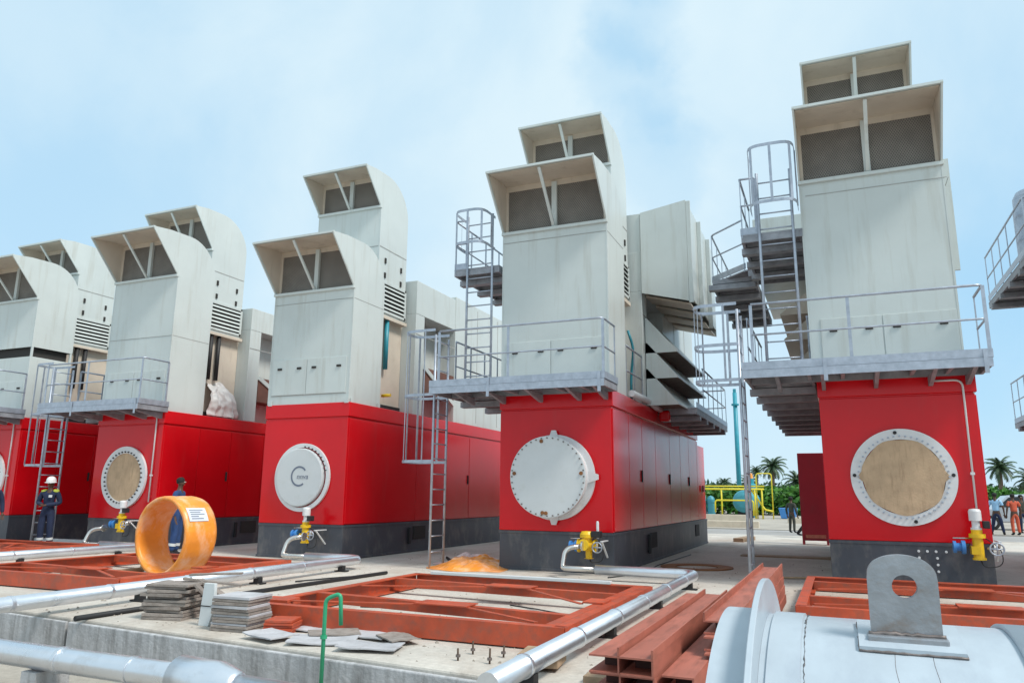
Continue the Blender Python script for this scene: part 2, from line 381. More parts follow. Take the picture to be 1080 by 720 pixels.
def cage(c, out, width, depth, zs, flat_bottom=True):
    """hoops round a ladder: c = (x,y) of ladder, out = unit dir of climber"""
    m = MB(); c = Vector((c[0], c[1], 0)); o = Vector((out[0], out[1], 0)); w = Vector((-o.y, o.x, 0)) * width / 2
    def hoop(t): # t in 0..1 round the U
        P = []
        for i in range(13):
            a = i / 12 * PI
            ca = math.cos(a); P.append(w * math.copysign(abs(ca) ** .55, ca) + o * (depth * .3 + depth * .7 * abs(math.sin(a)) ** .55))
        return [w] + P + [-w]
    H = hoop(0)
    for z in zs:
        pts = [c + p + Vector((0, 0, z)) for p in H]
        for a, b in zip(pts[:-1], pts[1:]): m.bar(a, b, .008, .055)
    for i in (1, 4, 7, 10, 13):
        p = c + H[i]; m.bar(p + Vector((0, 0, min(zs))), p + Vector((0, 0, max(zs))), .045, .008, up=(H[i].x, H[i].y, 0))
    return m
def deck(x0, x1, y0, y1, z, along='y', step=.55, corner=None):
    m = MB(); d = .03
    if corner:
        m.prism([(x0 + corner, y0), (x1, y0), (x1, y1), (x0, y1), (x0, y0 + corner)], z - d, z, 'z')
    else: m.box(x0, x1, y0, y1, z - d, z)
    o = corner or 0
    # edge channels
    m.box(x0 + .002, x0 + .05, y0 + o, y1 - .002, z - .15, z - d - .002); m.box(x1 - .05, x1 - .002, y0 + .002, y1 - .002, z - .15, z - d - .002)
    m.box(x0 + .052 + o, x1 - .052, y0 + .002, y0 + .05, z - .15, z - d - .002); m.box(x0 + .052, x1 - .052, y1 - .05, y1 - .002, z - .15, z - d - .002)
    if along == 'y':
        n = max(1, round((y1 - y0) / step))
        for i in range(1, n):
            y = y0 + (y1 - y0) * i / n; m.box(x0 + .052, x1 - .052, y - .06, y + .06, z - .13, z - d - .002)
            if i % 2: m.box(x0 - .035, x1 + .0, y - .09, y + .09, z - .27, z - .153)
    else:
        n = max(1, round((x1 - x0) / step))
        for i in range(1, n):
            x = x0 + (x1 - x0) * i / n; m.box(x - .03, x + .03, y0 + .052, y1 - .052, z - .13, z - d - .002)
    return m

def gas_valve(u, x, z, style):
    y = -.36
    v = MB()
    if style == 'upright':
        v.lathe([(0, -.22), (.09, -.22), (.09, -.19), (.075, -.19), (.07, .1), (.11, .1), (.11, .16), (.075, .16), (.075, .22), (0, .22)], (x, y, z), (0, 0, 1), 20)
        v.box(x - .10, x + .02, y - .08, y + .09, z - .14, z - .02)
    else:
        v.lathe([(0, -.17), (.12, -.17), (.12, -.14), (.085, -.12), (.10, 0), (.085, .12), (.12, .14), (.12, .17), (0, .17)], (x, y, z - .03), (1, 0, 0), 22)
        v.lathe([(.09, 0), (.09, .14), (.13, .14), (.13, .2), (.1, .25), (0, .26)], (x, y, z - .03), (0, 0, 1), 22)
        v.lathe([(.07, 0), (.07, .2), (.1, .2), (.1, .26), (0, .26)], (x, y, z - .03), (0, -1, .1), 18)
        v.lathe([(.06, 0), (.06, .22), (.09, .22), (0, .24)], (x + .03, y, z - .03), (0, 0, -1), 18)
    o = v.build('gas_valve', M['yellow'], u)
    a = MB()
    zz = z + .22 if style == 'upright' else z + .1
    sc_ = 1 if style == 'upright' else .3
    a.lathe([(p_[0] * sc_, p_[1]) for p_ in ((.075, 0), (.075, .03), (.055, .03), (.055, .13), (.085, .13), (.085, .27), (.07, .30), (0, .31))], (x + (.0 if style == 'upright' else .2), y, zz), (0, 0, 1), 20)
    a.build('actuator', M['white'], o)
    k = MB(); k.box(x + .09 if style == 'upright' else x + .10, x + (.17 if style == 'upright' else .27), y - .1, y + .06, zz + .02, zz + .13); k.build('junction_box', M['dark'], o, bevel=.01)
    fl = MB(); fl.lathe([(0, 0), (.10, 0), (.10, .05), (.06, .05), (.06, .12), (.09, .12), (.09, .16), (0, .16)], (x - .17, y, z - .04), (-1, 0, 0), 20); fl.build('inlet_flange', M['blue'], o)
    w = MB(); w.tube([(x + .22 + .09 * math.cos(q / 16 * 2 * PI), y - .12, z - .05 + .09 * math.sin(q / 16 * 2 * PI)) for q in range(16)], .012, 6, closed=True)
    w.tube([(x + .13, y - .12, z - .05), (x + .31, y - .12, z - .05)], .01, 6); w.tube([(x + .22, y - .12, z - .14), (x + .22, y - .12, z + .04)], .01, 6)
    w.tube([(x + .22, y - .12, z - .05), (x + .12, y - .02, z - .05)], .018, 8); w.build('handwheel', M['galv'], o)
    b = MB(); b.tube([(x - .32, y + .02, z + .09), (x - .08, y + .02, z + .09)], .012, 6); b.build('lever', M['stainless'], o)
    c = MB(); c.tube(arc_pts([(x + .1, y + .03, z + .1), (x + .3, y, z - .05), (x + .3, y, z - .3), (x + .05, y, z - .33), (x + .02, y + .1, z - .2)], .12), .008, 6); c.build('cable', M['dark'], o)
    br = MB(); br.bar((x + .28, -.02, z + .05), (x + .28, y - .05, z + .05), .04, .02); br.bar((x + .28, y - .02, z + .05), (x + .28, -.02, z - .25), .03, .02); br.build('bracket', M['white'], o)
    p = MB(); p.tube([(x, y + .07, z - .02), (x, -.002, z - .02)], .06, 14); p.build('stub_pipe', M['stainless'], o)
    return o

def stair_platform_low(u, rail_left_to=3.0, left_len=11.0, ladder_cage_from=2.05, cage_on=True, lad=True, right_round=True):
    """galvanised walkway round the front of the tall duct"""
    z = 3.50
    d = deck(-1.13, W + .12, -.93, -.03, z, 'x').build('access_platform', M['deck'], u)
    d2 = deck(-1.13, -.04, -.028, left_len, z, 'y', .62).build('side_walkway', M['deck'], u)
    e = toe([[(-1.14, -.93, z - .02), (W + .13, -.93, z - .02), (W + .13, -.03, z - .02)], [(-1.14, .12, z - .02), (-1.14, rail_left_to, z - .02)]]).build('toe_board', M['galv'], d)
    f = MB(); f.box(-1.13, W + .12, -.945, -.925, z - .16, z - .03); f.build('edge_beam', M['galv'], d)
    rl = railing([[(-.95, -.9, z), (.55, -.9, z), (W + .1, -.9, z), (W + .1, -.12, z)]], step=1.35)
    rl.build('railing', M['galv'], d)
    rl = railing([[(-1.12, .15, z), (-1.12, rail_left_to, z)], [(-.1, .35, z), (-.1, rail_left_to, z)]], step=.75); rl.build('railing', M['galv'], d2)
    # brackets carrying the deck
    for x in (-.6, .1, .9, 1.7, W - .1):
        b = MB(); b.prism([(-.9, z - .155), (-.002, z - .155), (-.002, z - .30), (-.1, z - .30)], x - .03, x + .03); b.build('bracket', M['deck'], d)
    for x in (.15, W + .03):
        MB().box(x - .03, x + .03, -.952, -.947, z - .26, z + .1).build('hanger_plate', M['galv'], d)
    if lad:
        l = ladder((-1.21, -.30, 0), (-1.21, -.30, z + 1.12), (0, 1, 0), .56).build('ladder', M['galv'], u)
        zs = [ladder_cage_from, (ladder_cage_from + 4.72) / 2 if ladder_cage_from < 3 else 4.0, 4.72]
        cage((-1.21, -.30), (-1, 0), .62, .78, zs).build('ladder_cage', M['galv'], l)
    return d

def stair_platform_high(u, z=6.15, depth=3.0, wing=False, cage_top=1.05):
    d = deck(-1.12, -.06, -.02, depth, z, 'y', .42).build('upper_platform', M['deck'], u)
    l = ladder((-.5, -.05, 3.5), (-.5, -.05, z + 1.15), (1, 0, 0), .58).build('ladder', M['galv'], u)
    cage((-.5, -.05), (0, -1), .80 if wing else .70, .62, [z + .35, z + cage_top]).build('ladder_cage', M['galv'], l)
    railing([[(-1.1, 0, z), (-1.1, depth * (.55 if wing else 1), z)], [(-1.1, 0, z), (-.84, 0, z)]], step=.8).build('railing', M['galv'], d)
    toe([[(-1.12, -.01, z), (-.84, -.01, z)], [(-1.125, 0, z), (-1.125, depth * .5, z)]]).build('toe_board', M['galv'], d)
    if wing:
        w = deck(-2.08, -1.125, depth * .72, depth * .72 + 5.0, z - .02, 'y', .5, corner=.8).build('wing_platform', M['deck'], u)
        y0 = depth * .72
        railing([[(-1.3, y0 + .02, z), (-2.06, y0 + .78, z), (-2.06, y0 + 4.9, z)]], step=.85).build('railing', M['galv'], w)
        toe([[(-1.27, y0 - .005, z), (-2.085, y0 + .8, z), (-2.085, y0 + 4.9, z)]]).build('toe_board', M['galv'], w)
    return d

def port(u, style):
    """round connection on the front face"""
    cx, cz = 1.175, 1.75; r = .77
    if style == 'drum':
        m = MB(); m.lathe([(r + .04, .0), (r + .04, .05), (r - .08, .05), (r - .08, .36), (r - .02, .36), (r - .02, .41), (0, .41)], (cx, -.003, cz), (0, -1, 0), 64)
        p = m.build('exhaust_drum', M['white'], u)
        c = MB(); c.lathe([(r - .015, .415), (r - .015, .435), (r - .03, .44), (0, .44)], (cx, 0, cz), (0, -1, 0), 64); c.build('cover_plate', M['cover'], p)
        nb = 40
        for i in range(nb):
            a = 2 * PI * i / nb
            MB().lathe([(.014, 0), (.014, .025), (0, .025)], (cx + (r - .05) * math.cos(a), -.44, cz + (r - .05) * math.sin(a)), (0, -1, 0), 6).build('bolt', M['weld'], p)
        for a in (0, 90, 180, 270):
            q = R(a); ca, sa = math.cos(q), math.sin(q)
            e = MB(); o = Vector((cx + (r - .1) * ca, -.06, cz + (r - .1) * sa)); rd = Vector((ca, 0, sa)); tg = Vector((-sa, 0, ca))
            poly = [o - tg * .12, o + tg * .12, o + rd * .22 + tg * .045, o + rd * .22 - tg * .045]
            vs = [v for v in poly] + [v + Vector((0, -.03, 0)) for v in poly]
            e.add(vs, [(0, 1, 2, 3), (7, 6, 5, 4), (0, 4, 5, 1), (1, 5, 6, 2), (2, 6, 7, 3), (3, 7, 4, 0)]); e.build('lifting_ear', M['white'], p)
        for a in (100, 175, 5, 262, 268):
            q = R(a); MB().lathe([(.035, 0), (.035, .02), (0, .02)], (cx + (r - .1) * math.cos(q), -.44, cz + (r - .1) * math.sin(q)), (0, -1, 0), 12).build('plug', M['rust'], p)
        return p
    ri = .60 if style != 'disc' else .64
    m = MB(); m.lathe([(r, 0), (r, .06), (ri, .06), (ri, .0)] if style != 'disc' else [(r - .02, 0), (r - .02, .05), (ri + .02, .05), (ri + .02, .02)], (cx, -.003, cz), (0, -1, 0), 64)
    p = m.build('flange_ring', M['white'], u)
    if style == 'ply':
        c = MB(); N = 44; pts = []
        for i in range(N):
            a = 2 * PI * i / N; rr = ri + .012 * math.sin(7 * a) + (.07 if i in (0, 22) else 0)
            pts.append((cx + rr * math.cos(a), cz + rr * math.sin(a)))
        c.prism(pts, -.075, -.05, 'y'); c.build('plywood_cover', M['board'], p)
        nb = 48
        for i in range(nb):
            a = 2 * PI * i / nb
            MB().lathe([(.016, 0), (.016, .03), (0, .03)], (cx + (ri + .05) * math.cos(a), -.06, cz + (ri + .05) * math.sin(a)), (0, -1, 0), 6).build('bolt', M['galv'], p)
        for a in (2, 95, 178, 280):
            q = R(a); MB().lathe([(.028, 0), (.028, .02), (0, .02)], (cx + (r - .06) * math.cos(q), -.06, cz + (r - .06) * math.sin(q)), (0, -1, 0), 12).build('plug', M['dark'], p)
    elif style == 'board':
        c = MB(); c.lathe([(ri, .025), (ri, .035), (0, .035)], (cx, 0, cz), (0, -1, 0), 64); c.build('board_cover', M['board'], p)
        nb = 36
        for i in range(nb):
            a = 2 * PI * i / nb
            MB().lathe([(.022, 0), (.022, .03), (0, .03)], (cx + (ri + .035) * math.cos(a), -.06, cz + (ri + .035) * math.sin(a)), (0, -1, 0), 6).build('bolt', M['weld_dark'], p)
    else:
        c = MB(); c.lathe([(ri, .02), (ri, .10), (ri - .02, .11), (0, .11)], (cx - .03, 0, cz), (0, -1, 0), 64); cp = c.build('cover_plate', M['cover'], p)
        for i in range(9):
            a = R(85 - i * 9); MB().lathe([(.016, 0), (.016, .03), (0, .03)], (cx + (ri + .035) * math.cos(a), -.05, cz + (ri + .035) * math.sin(a)), (0, -1, 0), 6).build('bolt', M['weld_dark'], p)
        # emblem: open ring and lettering
        lg = MB(); N = 40
        for i in range(N):
            a0 = R(38 + 270 * i / N); a1 = R(38 + 270 * (i + 1) / N); q = []
            for a, rr in ((a0, .185), (a1, .185), (a1, .225), (a0, .225)): q.append((cx - .02 + rr * math.cos(a), -.114, cz + .02 + rr * math.sin(a)))
            lg.add(q, [(0, 1, 2, 3)])
        lg.build('emblem_ring', M['ink'], p)
        text('nnva', (cx - .085, -.114, cz - .04), .17, M['ink'], p)
    return p

def text(s_, loc, size, m, parent, rot=(PI / 2, 0, 0)):
    cu = bpy.data.curves.new('lettering', 'FONT'); cu.body = s_; cu.size = size; cu.extrude = .001; cu.shear = .15
    o = bpy.data.objects.new('tmp', cu); col.objects.link(o); bpy.context.view_layer.update()
    me = bpy.data.meshes.new_from_object(o.evaluated_get(bpy.context.evaluated_depsgraph_get())); bpy.data.objects.remove(o)
    me.materials.clear(); me.materials.append(m)
    k = bpy.data.objects.new('lettering', me); col.objects.link(k); k.location = loc; k.rotation_euler = rot; k.parent = parent
    return k

UL = ['farthest left generator unit with raised beige hood above a dark gap, behind the helmeted worker',
      'red and beige generator unit with tan disc on its front, behind the orange ring',
      'generator unit without front walkway, white round cover with ring emblem on its red front',
      'generator unit with projecting white bolted drum on its red front and caged ladder at left',
      'big right-hand generator unit with plywood-covered white ring on its red front',
      'generator unit cut off by the right picture edge, only its grey walkways showing']
def unit(i, lip, rtop, rlip, low=True, high=True, wing=False, port_style='ply', valve=None, seam_z=5.35, panels=True, gap=False, overhang=False, seams=(1.19, 2.32, 3.62, 5.24, 6.62, 7.89, 9.2), cage_from=2.05, filter_top=7.0, conduit=None, shift=0):
    u = thing('generator_unit', UL[i], 'generator', (XS[i], 0, 0), group='red and beige generator units in a row')
    # plinth
    p = MB(); p.box(.012, W - .012, .012, LEN, 0, .725); p.box(0, W, 0, LEN + .005, .68, .732); p.box(-.004, W + .004, -.004, LEN + .01, 0, .05)
    pl = p.build('plinth', M['plinth'], u, bevel=.006)
    for y in (3.25, 8.9):
        MB().box(W - .01, W + .006, y - .3, y + .3, .3, .62).build('lifting_pocket', M['gap'], pl)
    MB().box(W - .005, W + .05, 2.7, 2.78, .2, .6).build('bracket', M['dark'], pl, bevel=.01)
    if i == 4:
        for x, z in ((1.30, .60), (1.42, .60), (1.54, .60), (1.30, .50), (1.55, .5), (1.55, .40), (1.55, .3), (1.68, .6)):
            MB().lathe([(.02, 0), (.02, .015), (0, .018)], (x, -.001, z), (0, -1, 0), 10).build('bolt', M['white'], pl)
    # red lower enclosure
    e = MB(); e.box(0.004, W - .02, 0.004, 9.45, .737, 3.06); e.box(.02, W - .035, .02, 9.44, 3.05, 3.09); en = e.build('enclosure', M['red'], u, bevel=.012)
    b = MB(); b.box(-.012, W + .012, -.012, 9.47, 3.085, 3.40); b.build('roof_band', M['red'], en, bevel=.012)
    t = MB(); t.box(.02, W - .03, 9.455, LEN, .737, 2.95); t.box(W - .5, W - .2, 9.8, 10.2, 2.95, 3.06); t.build('end_section', M['red'], u, bevel=.012)
    ys = [0.03] + list(seams) + ([9.44] if seams[-1] < 9.3 else [])
    for a, c in zip(ys[:-1], ys[1:]):
        MB().box(W - .021, W + .002, a + .012, c - .012, .76, 3.04).build('side_panel', M['red'], en, bevel=.006)
    for y in ys[2:-1:2]:
        MB().box(W + .002, W + .03, y - .12, y - .07, 1.7, 1.95).build('handle', M['dark'], en, bevel=.006)
    MB().box(W + .002, W + .05, 10.0, 10.25, 1.55, 1.75).build('gauge_box', M['red_dark'], en, bevel=.01)
    port(u, port_style)
    # beige risers
    hood = lip + 1.13
    fd = duct(u, 'intake_duct', 0.01 - .08 * (i == 4), W - .04 - .06 * (i == 4), 0.0, 1.25, 3.402 if not gap else 5.42, lip, hood, .88)
    if gap:
        q = MB(); q.box(0.012, W - .042, .0, 1.25, 3.402, 5.14); q.build('lower_duct', M['beige'], u, bevel=.01)
        q = MB(); q.box(.12, W - .15, .1, 1.15, 5.14, 5.42); q.build('gap_shade_block', M['gap'], u)  # dark block filling the open gap, painted as its shade
        for x in (0.03, W - .09): MB().box(x, x + .05, .01, .06, 5.14, 5.42).build('corner_post', M['beige'], fd)
        MB().box(W - .09, W - .045, 1.18, 1.24, 5.14, 5.42).build('corner_post', M['beige'], fd)
    else:
        seam(fd, .03, W - .06, 0.0, seam_z)
        MB().box(W - .042, W - .036, .02, 1.23, seam_z - .006, seam_z + .006).build('seam', M['seam'], fd)
    if panels:
        zt = 4.45
        for a, c in ((.12, 1.08), (1.10, W - .14)):
            q = MB(); q.box(a, c, -.012, .002, 3.62, zt); ap = q.build('access_panel', M['beige'], fd, bevel=.005)
            for x in (a + .2, c - .2):
                MB().box(x - .06, x + .06, -.035, -.013, zt - .24, zt - .19).build('handle', M['gap'], ap, bevel=.006)
        MB().box(.1, W - .12, -.004, .001, 3.6, 3.618).build('seam', M['seam'], fd)
    XR = W - .30
    rd = duct(u, 'exhaust_duct', .10, XR, 1.32, 2.62, 5.78, rlip, rtop, .72)
    zs = 7.5
    MB().box(XR - .002, XR + .006, 1.34, 2.6, zs - .012, zs + .012).build('seam', M['seam'], rd)
    seam(rd, .13, XR - .04, 1.32, zs)
    for y, z in ((1.6, 7.2), (2.35, 7.15), (1.6, 6.82), (2.35, 6.78)):
        MB().box(XR - .002, XR + .03, y - .03, y + .03, z - .09, z + .05).build('handle', M['gap'], rd, bevel=.006)
    lv = MB(); lv.box(XR - .015, XR + .03, 1.36, 2.62, 5.84, 5.9); lv.box(XR - .015, XR + .03, 1.36, 2.62, 6.58, 6.64); lv.box(XR - .015, XR + .03, 1.33, 1.40, 5.84, 6.64); lv.box(XR - .015, XR + .03, 2.56, 2.63, 5.84, 6.64)
    for k in range(6):
        z = 5.95 + k * .108
        lv.obox((XR + .02, 1.98, z + .02), (.012, 1.16, .06), Matrix.Rotation(R(-30), 3, 'Y'))
    lo = lv.build('louvre', M['beige'], rd)
    MB().box(XR - .003, XR + .002, 1.39, 2.57, 5.88, 6.6).build('louvre_back', M['gap'], rd)
    # recess behind the intake riser
    q = MB(); q.box(.25, W - .45, 1.252, 2.74, 3.402, 5.78); q.build('recess_wall', M['beige_in'], u)
    q = MB(); q.box(.12, XR + .03, 1.27, 2.70, 5.70, 5.778); q.build('recess_soffit', M['beige_in'], u)
    for y in (1.62, 1.9):
        MB().tube([(W - .36, y, 4.45), (W - .36, y, 5.70)], .06, 12).build('riser_pipe', M['teal' if i == 2 and y > 1.7 else 'dark'], u)
    MB().box(W - .42, W - .32, 1.3, 2.6, 3.402, 3.55).build('floor_channel', M['dark'], u)
    # filter house
    q = MB(); q.box(.02, W - .015, 2.75, 4.95, 6.05, filter_top); q.box(.02, W - .02, 2.75, 3.2, 3.402, 6.05); q.box(.02, W - .6, 3.2, 4.95, 3.402, 6.05)
    q.box(.02, W - .01, 4.955, 9.3, 3.402, filter_top + .1)
    fh = q.build('filter_house', M['beige'], u, bevel=.01)
    MB().box(W - .02, W - .012, 2.76, 4.94, 5.5, 5.52).build('seam', M['seam'], fh)
    for y in (6.4, 7.9):
        MB().box(W - .011, W - .004, y - .01, y + .01, 3.5, filter_top).build('seam', M['seam'], fh)
    q = MB(); q.box(W - .62, W - .02, 3.22, 4.93, 4.0, 4.7); q.build('inner_panel', M['brown'], fh)
    MB().bar((W - .01, 3.22, 4.7), (W - .01, 4.93, 3.9), .05, .12).build('diagonal_brace', M['beige'], fh)
    if overhang:
        o = MB(); x1 = W + 1.06
        o.prism([(W - .008, 6.0), (x1, 5.72), (x1, 8.12), (W - .008, 7.95)], 2.72, 2.76, 'y'); o.prism([(W - .008, 6.0), (x1, 5.72), (x1, 8.12), (W - .008, 7.95)], 6.9, 6.94, 'y')
        o.prism([(W - .008, 7.93), (x1, 8.10), (x1, 8.13), (W - .008, 7.96)], 2.76, 6.9, 'y'); o.box(x1 - .03, x1, 2.76, 6.9, 5.9, 8.1)
        o.box(.3, W - .025, 2.765, 6.9, filter_top - .02, 7.95)
        oh = o.build('filter_hood', M['beige'], u)
        for y in (2.76, 3.8, 4.84, 5.88):
            MB().prism([(W, 5.99), (x1 - .03, 5.72), (x1 - .03, 5.76), (W, 6.04)], y + .35, y + 1.0, 'y').build('baffle', M['beige_in'], oh)
        MB().box(W - .005, W + .05, 2.80, 6.88, 6.05, 7.9).build('hood_back', M['beige_in'], oh)
        for y in (2.74, 4.2, 5.6):
            MB().box(x1 + .002, x1 + .10, y, y + .05, 5.68, 8.1).build('rib', M['beige'], oh, bevel=.008)
        for z in (3.42, 4.03, 4.62):
            h = MB(); h.prism([(W - .004, z + .82), (W + .02, z + .84), (W + .72, z + .02), (W + .72, z), (W + .70, z), (W - .004, z + .79)], 2.95, 6.9, 'y')
            for y in (2.95, 6.87): h.prism([(W - .004, z + .79), (W + .70, z), (W - .004, z)], y, y + .03, 'y')
            hh = h.build('rain_hood', M['beige'], u); MB().box(W - .002, W + .69, 2.99, 6.86, z + .03, z + .05).build('hood_filter', M['filter'], hh)
        # rear walkway on the right-hand side
        k = deck(W + .02, W + .92, 4.0, 9.4, 3.46, 'y').build('rear_walkway', M['deck'], u)
        railing([[(W + .9, 5.2, 3.46), (W + .9, 9.38, 3.46), (W + .1, 9.38, 3.46)]], step=.9).build('railing', M['galv'], k)
        toe([[(W + .92, 4.0, 3.46), (W + .92, 9.4, 3.46)]]).build('toe_board', M['galv'], k)
        # side rails beside the recess
        railing([[(W - .05, 1.3, 3.4), (W - .05, 2.7, 3.4)]], step=.7).build('recess_railing', M['galv'], u)
        MB().tube(arc_pts([(W + .03, 1.4, 3.5), (W + .03, 3.0, 3.52), (W + .1, 3.3, 3.42), (W + .08, 4.2, 3.42)], .2), .07, 12).build('condensate_pipe', M['whitepipe'], u)
        MB().tube(arc_pts([(W - .2, 2.1, 5.0), (W - .1, 2.2, 4.6), (W - .2, 2.3, 4.0), (W - .2, 2.3, 3.42)], .2), .03, 8).build('hose', M['teal'], u)
        MB().box(W + .05, W + .3, 3.9, 4.1, 3.15, 3.4).build('vent_cap', M['red'], u, bevel=.04)
    if i in (4, 5):
        # hoods on the left-hand flank
        for y0, z, dx in ((4.2, 5.55, .75), (4.2, 4.95, .7), (4.2, 4.25, .6)):
            h = MB(); h.prism([(.03, z + .6), (-.02, z + .6), (-dx, z + .03), (-dx, z), (.03, z)], y0, y0 + 4, 'y'); h.build('rain_hood', M['beige_in'], u)
        if i == 4: q = MB(); q.box(-1.2, .015, 3.6, 9, 6.55, 7.75); q.build('filter_wing', M['beige'], u, bevel=.01)
        else: MB().lathe([(.40, 0), (.42, .02), (.42, 1.5), (.36, 1.62), (0, 1.66)], (-1.55, 4.1, 6.13), (0, 0, 1), 32).build('silencer', M['galv'], u)
        q = MB(); q.box(W + .02, W + .16, 1.15, 1.2, 5.42, 7.55); q.build('side_baffle', M['beige'], u)
    if low: stair_platform_low(u, rail_left_to=10.9 if i == 5 else 3.0, ladder_cage_from=cage_from)
    if high: stair_platform_high(u, wing=wing, cage_top=1.42 if wing else 1.05)
    if valve: gas_valve(u, *valve)
    if conduit:
        x = conduit; MB().tube(arc_pts([(x - .42, -.03, 3.28), (x, -.03, 3.28), (x + .0, -.03, 1.15)], .12), .016, 8).build('conduit', M['white'], u)
        MB().box(x - .03, x + .03, -.05, -.005, 1.78, 1.82).build('pipe_clip', M['white'], u)
    return u

U0 = unit(0, 6.85, 8.95, 8.0, high=False, port_style='disc2', valve=None, gap=True, conduit=2.05)
U1 = unit(1, 6.95, 9.22, 8.1, high=False, port_style='board', valve=(1.65, .66, 'upright'), seam_z=5.34, filter_top=6.7, conduit=2.1)
U2 = unit(2, 6.07, 9.47, 8.55, low=False, high=False, port_style='disc', valve=(1.62, .58, 'upright'), seam_z=5.8, seams=(3.0, 6.0, 9.4), filter_top=6.95)
U3 = unit(3, 6.82, 9.62, 8.66, port_style='drum', valve=(1.92, .55, 'side'), seam_z=6.6, overhang=True, filter_top=7.0)
U4 = unit(4, 7.02, 9.82, 8.8, wing=True, port_style='ply', valve=(2.07, .74, 'upright'), seam_z=6.75, conduit=2.15, cage_from=3.38)
U5 = unit(5, 6.90, 9.78, 8.8, wing=True, port_style='ply', valve=None, seam_z=6.75, cage_from=3.38)
for x in (.06, W - .13):
    MB().box(x, x + .1, -.03, -.005, 3.38, 3.50).build('corner_bracket', M['beige'], U2)
MB().box(W - .03, W - .005, .05, .15, 3.38, 3.5).build('corner_bracket', M['beige'], U2); MB().box(W - .03, W - .005, 1.12, 1.22, 3.30, 3.5).build('corner_bracket', M['beige'], U2)
MB().tube([(W - .42 + .3, 1.45, 3.72), (W + .12, 1.45, 3.72)], .04, 10).build('drain_stub', M['yellow'], U2)

# ------------------------------------------------------------------ gas pipework
def pipe_run(i, x, y0, y1, xend, z, r, label, mat_='silver', elbow_to=None):
    t = thing('gas_pipe', label, 'pipe', (x, y1, 0), group='silver clad pipes on the slab')
    m = MB(); m.tube(arc_pts([(0, y0 - y1, z), (0, 0, z), (xend - x, 0, z)], .25, 8), r, 20); p = m.build('clad_pipe', M[mat_], t)
    n = int((y1 - y0) / 1.25)
    for k in range(n):
        y = y0 - y1 + .6 + k * 1.25
        b = MB(); b.lathe([(r, 0), (r + .007, .002), (r + .007, .04), (r, .042)], (0, y, z), (0, 1, 0), 24); b.build('band', M['silver'], p)
    for k in range(int((y1 - y0) / 2.2) + 1):
        y = -.6 - k * 2.2
        if y < y0 - y1: break
        s_ = MB(); s_.box(-.05, .05, y - .05, y + .05, 0, z - r + .01); s_.box(-.12, .12, y - .06, y + .06, 0, .02); s_.build('support_foot', M['dark'], t)
    e = MB(); e.tube(arc_pts([(xend - x, 0, z), (xend - x - .5, 0, z), (xend - x - .62, .05, z), (xend - x - .62, .2, z + .32), (xend - x - .30, .6, z + .36) if False else (xend - x - .35, .35, z + .36)], .16, 7), .045, 14)
    e.build('elbow', M['stainless'], t)
    f = MB(); f.lathe([(0, 0), (.085, 0), (.085, .03), (0, .03)], (xend - x - .36, .34, z + .36), (1, .05, 0), 18); f.build('flange', M['stainless'], t)
    return t
pipe_run(3, -2.02, -8.95, -1.0, -3.7, .17, .082, 'silver clad pipe beside the red beam pile, bending left towards the drum-fronted unit')
pipe_run(2, -8.3, -8.6, -1.25, -9.6, .17, .085, 'silver clad pipe crossing behind the grey board stacks to the emblem-fronted unit')
pipe_run(1, -14.55, -8.2, -.85, -15.9, .17, .085, 'silver clad pipe at far left, passing in front of the white-helmeted worker')

# ------------------------------------------------------------------ big pipe below the slab
t = thing('pipeline', 'large silver clad pipe with a wide sleeve, lying below the slab edge', 'pipe', (-7, -8.6, -.44))
m = MB(); m.tube([(-9, -.02, .34), (1.9, -.14, .34), (2.3, -.16, .34)], .108, 28); pp = m.build('clad_pipe', M['silver'], t)
m = MB(); m.tube([(2.02, -.13, .335), (2.06, -.13, .335), (2.5, -.15, .325), (2.68, -.16, .32), (2.72, -.16, .32)], [.125, .175, .175, .13, .11], 32); m.build('sleeve', M['silver'], t)
m = MB(); m.tube([(2.7, -.16, .32), (7.5, -.5, .32)], .105, 24); m.build('clad_pipe', M['silver'], t)
for x in (-4.5, -3.2, -1.9, -.6, .6, 1.5):
    b = MB(); b.lathe([(.108, 0), (.116, .003), (.116, .04), (.108, .043)], (x, -.02 - (x + 9) * .011, .34), (1, -.011, 0), 28); b.build('band', M['silver'], pp)
for x in (-6, -2.6, .3): MB().box(x - .1, x + .1, -.2, .14, 0, .22).build('support_block', M['curb'], t)

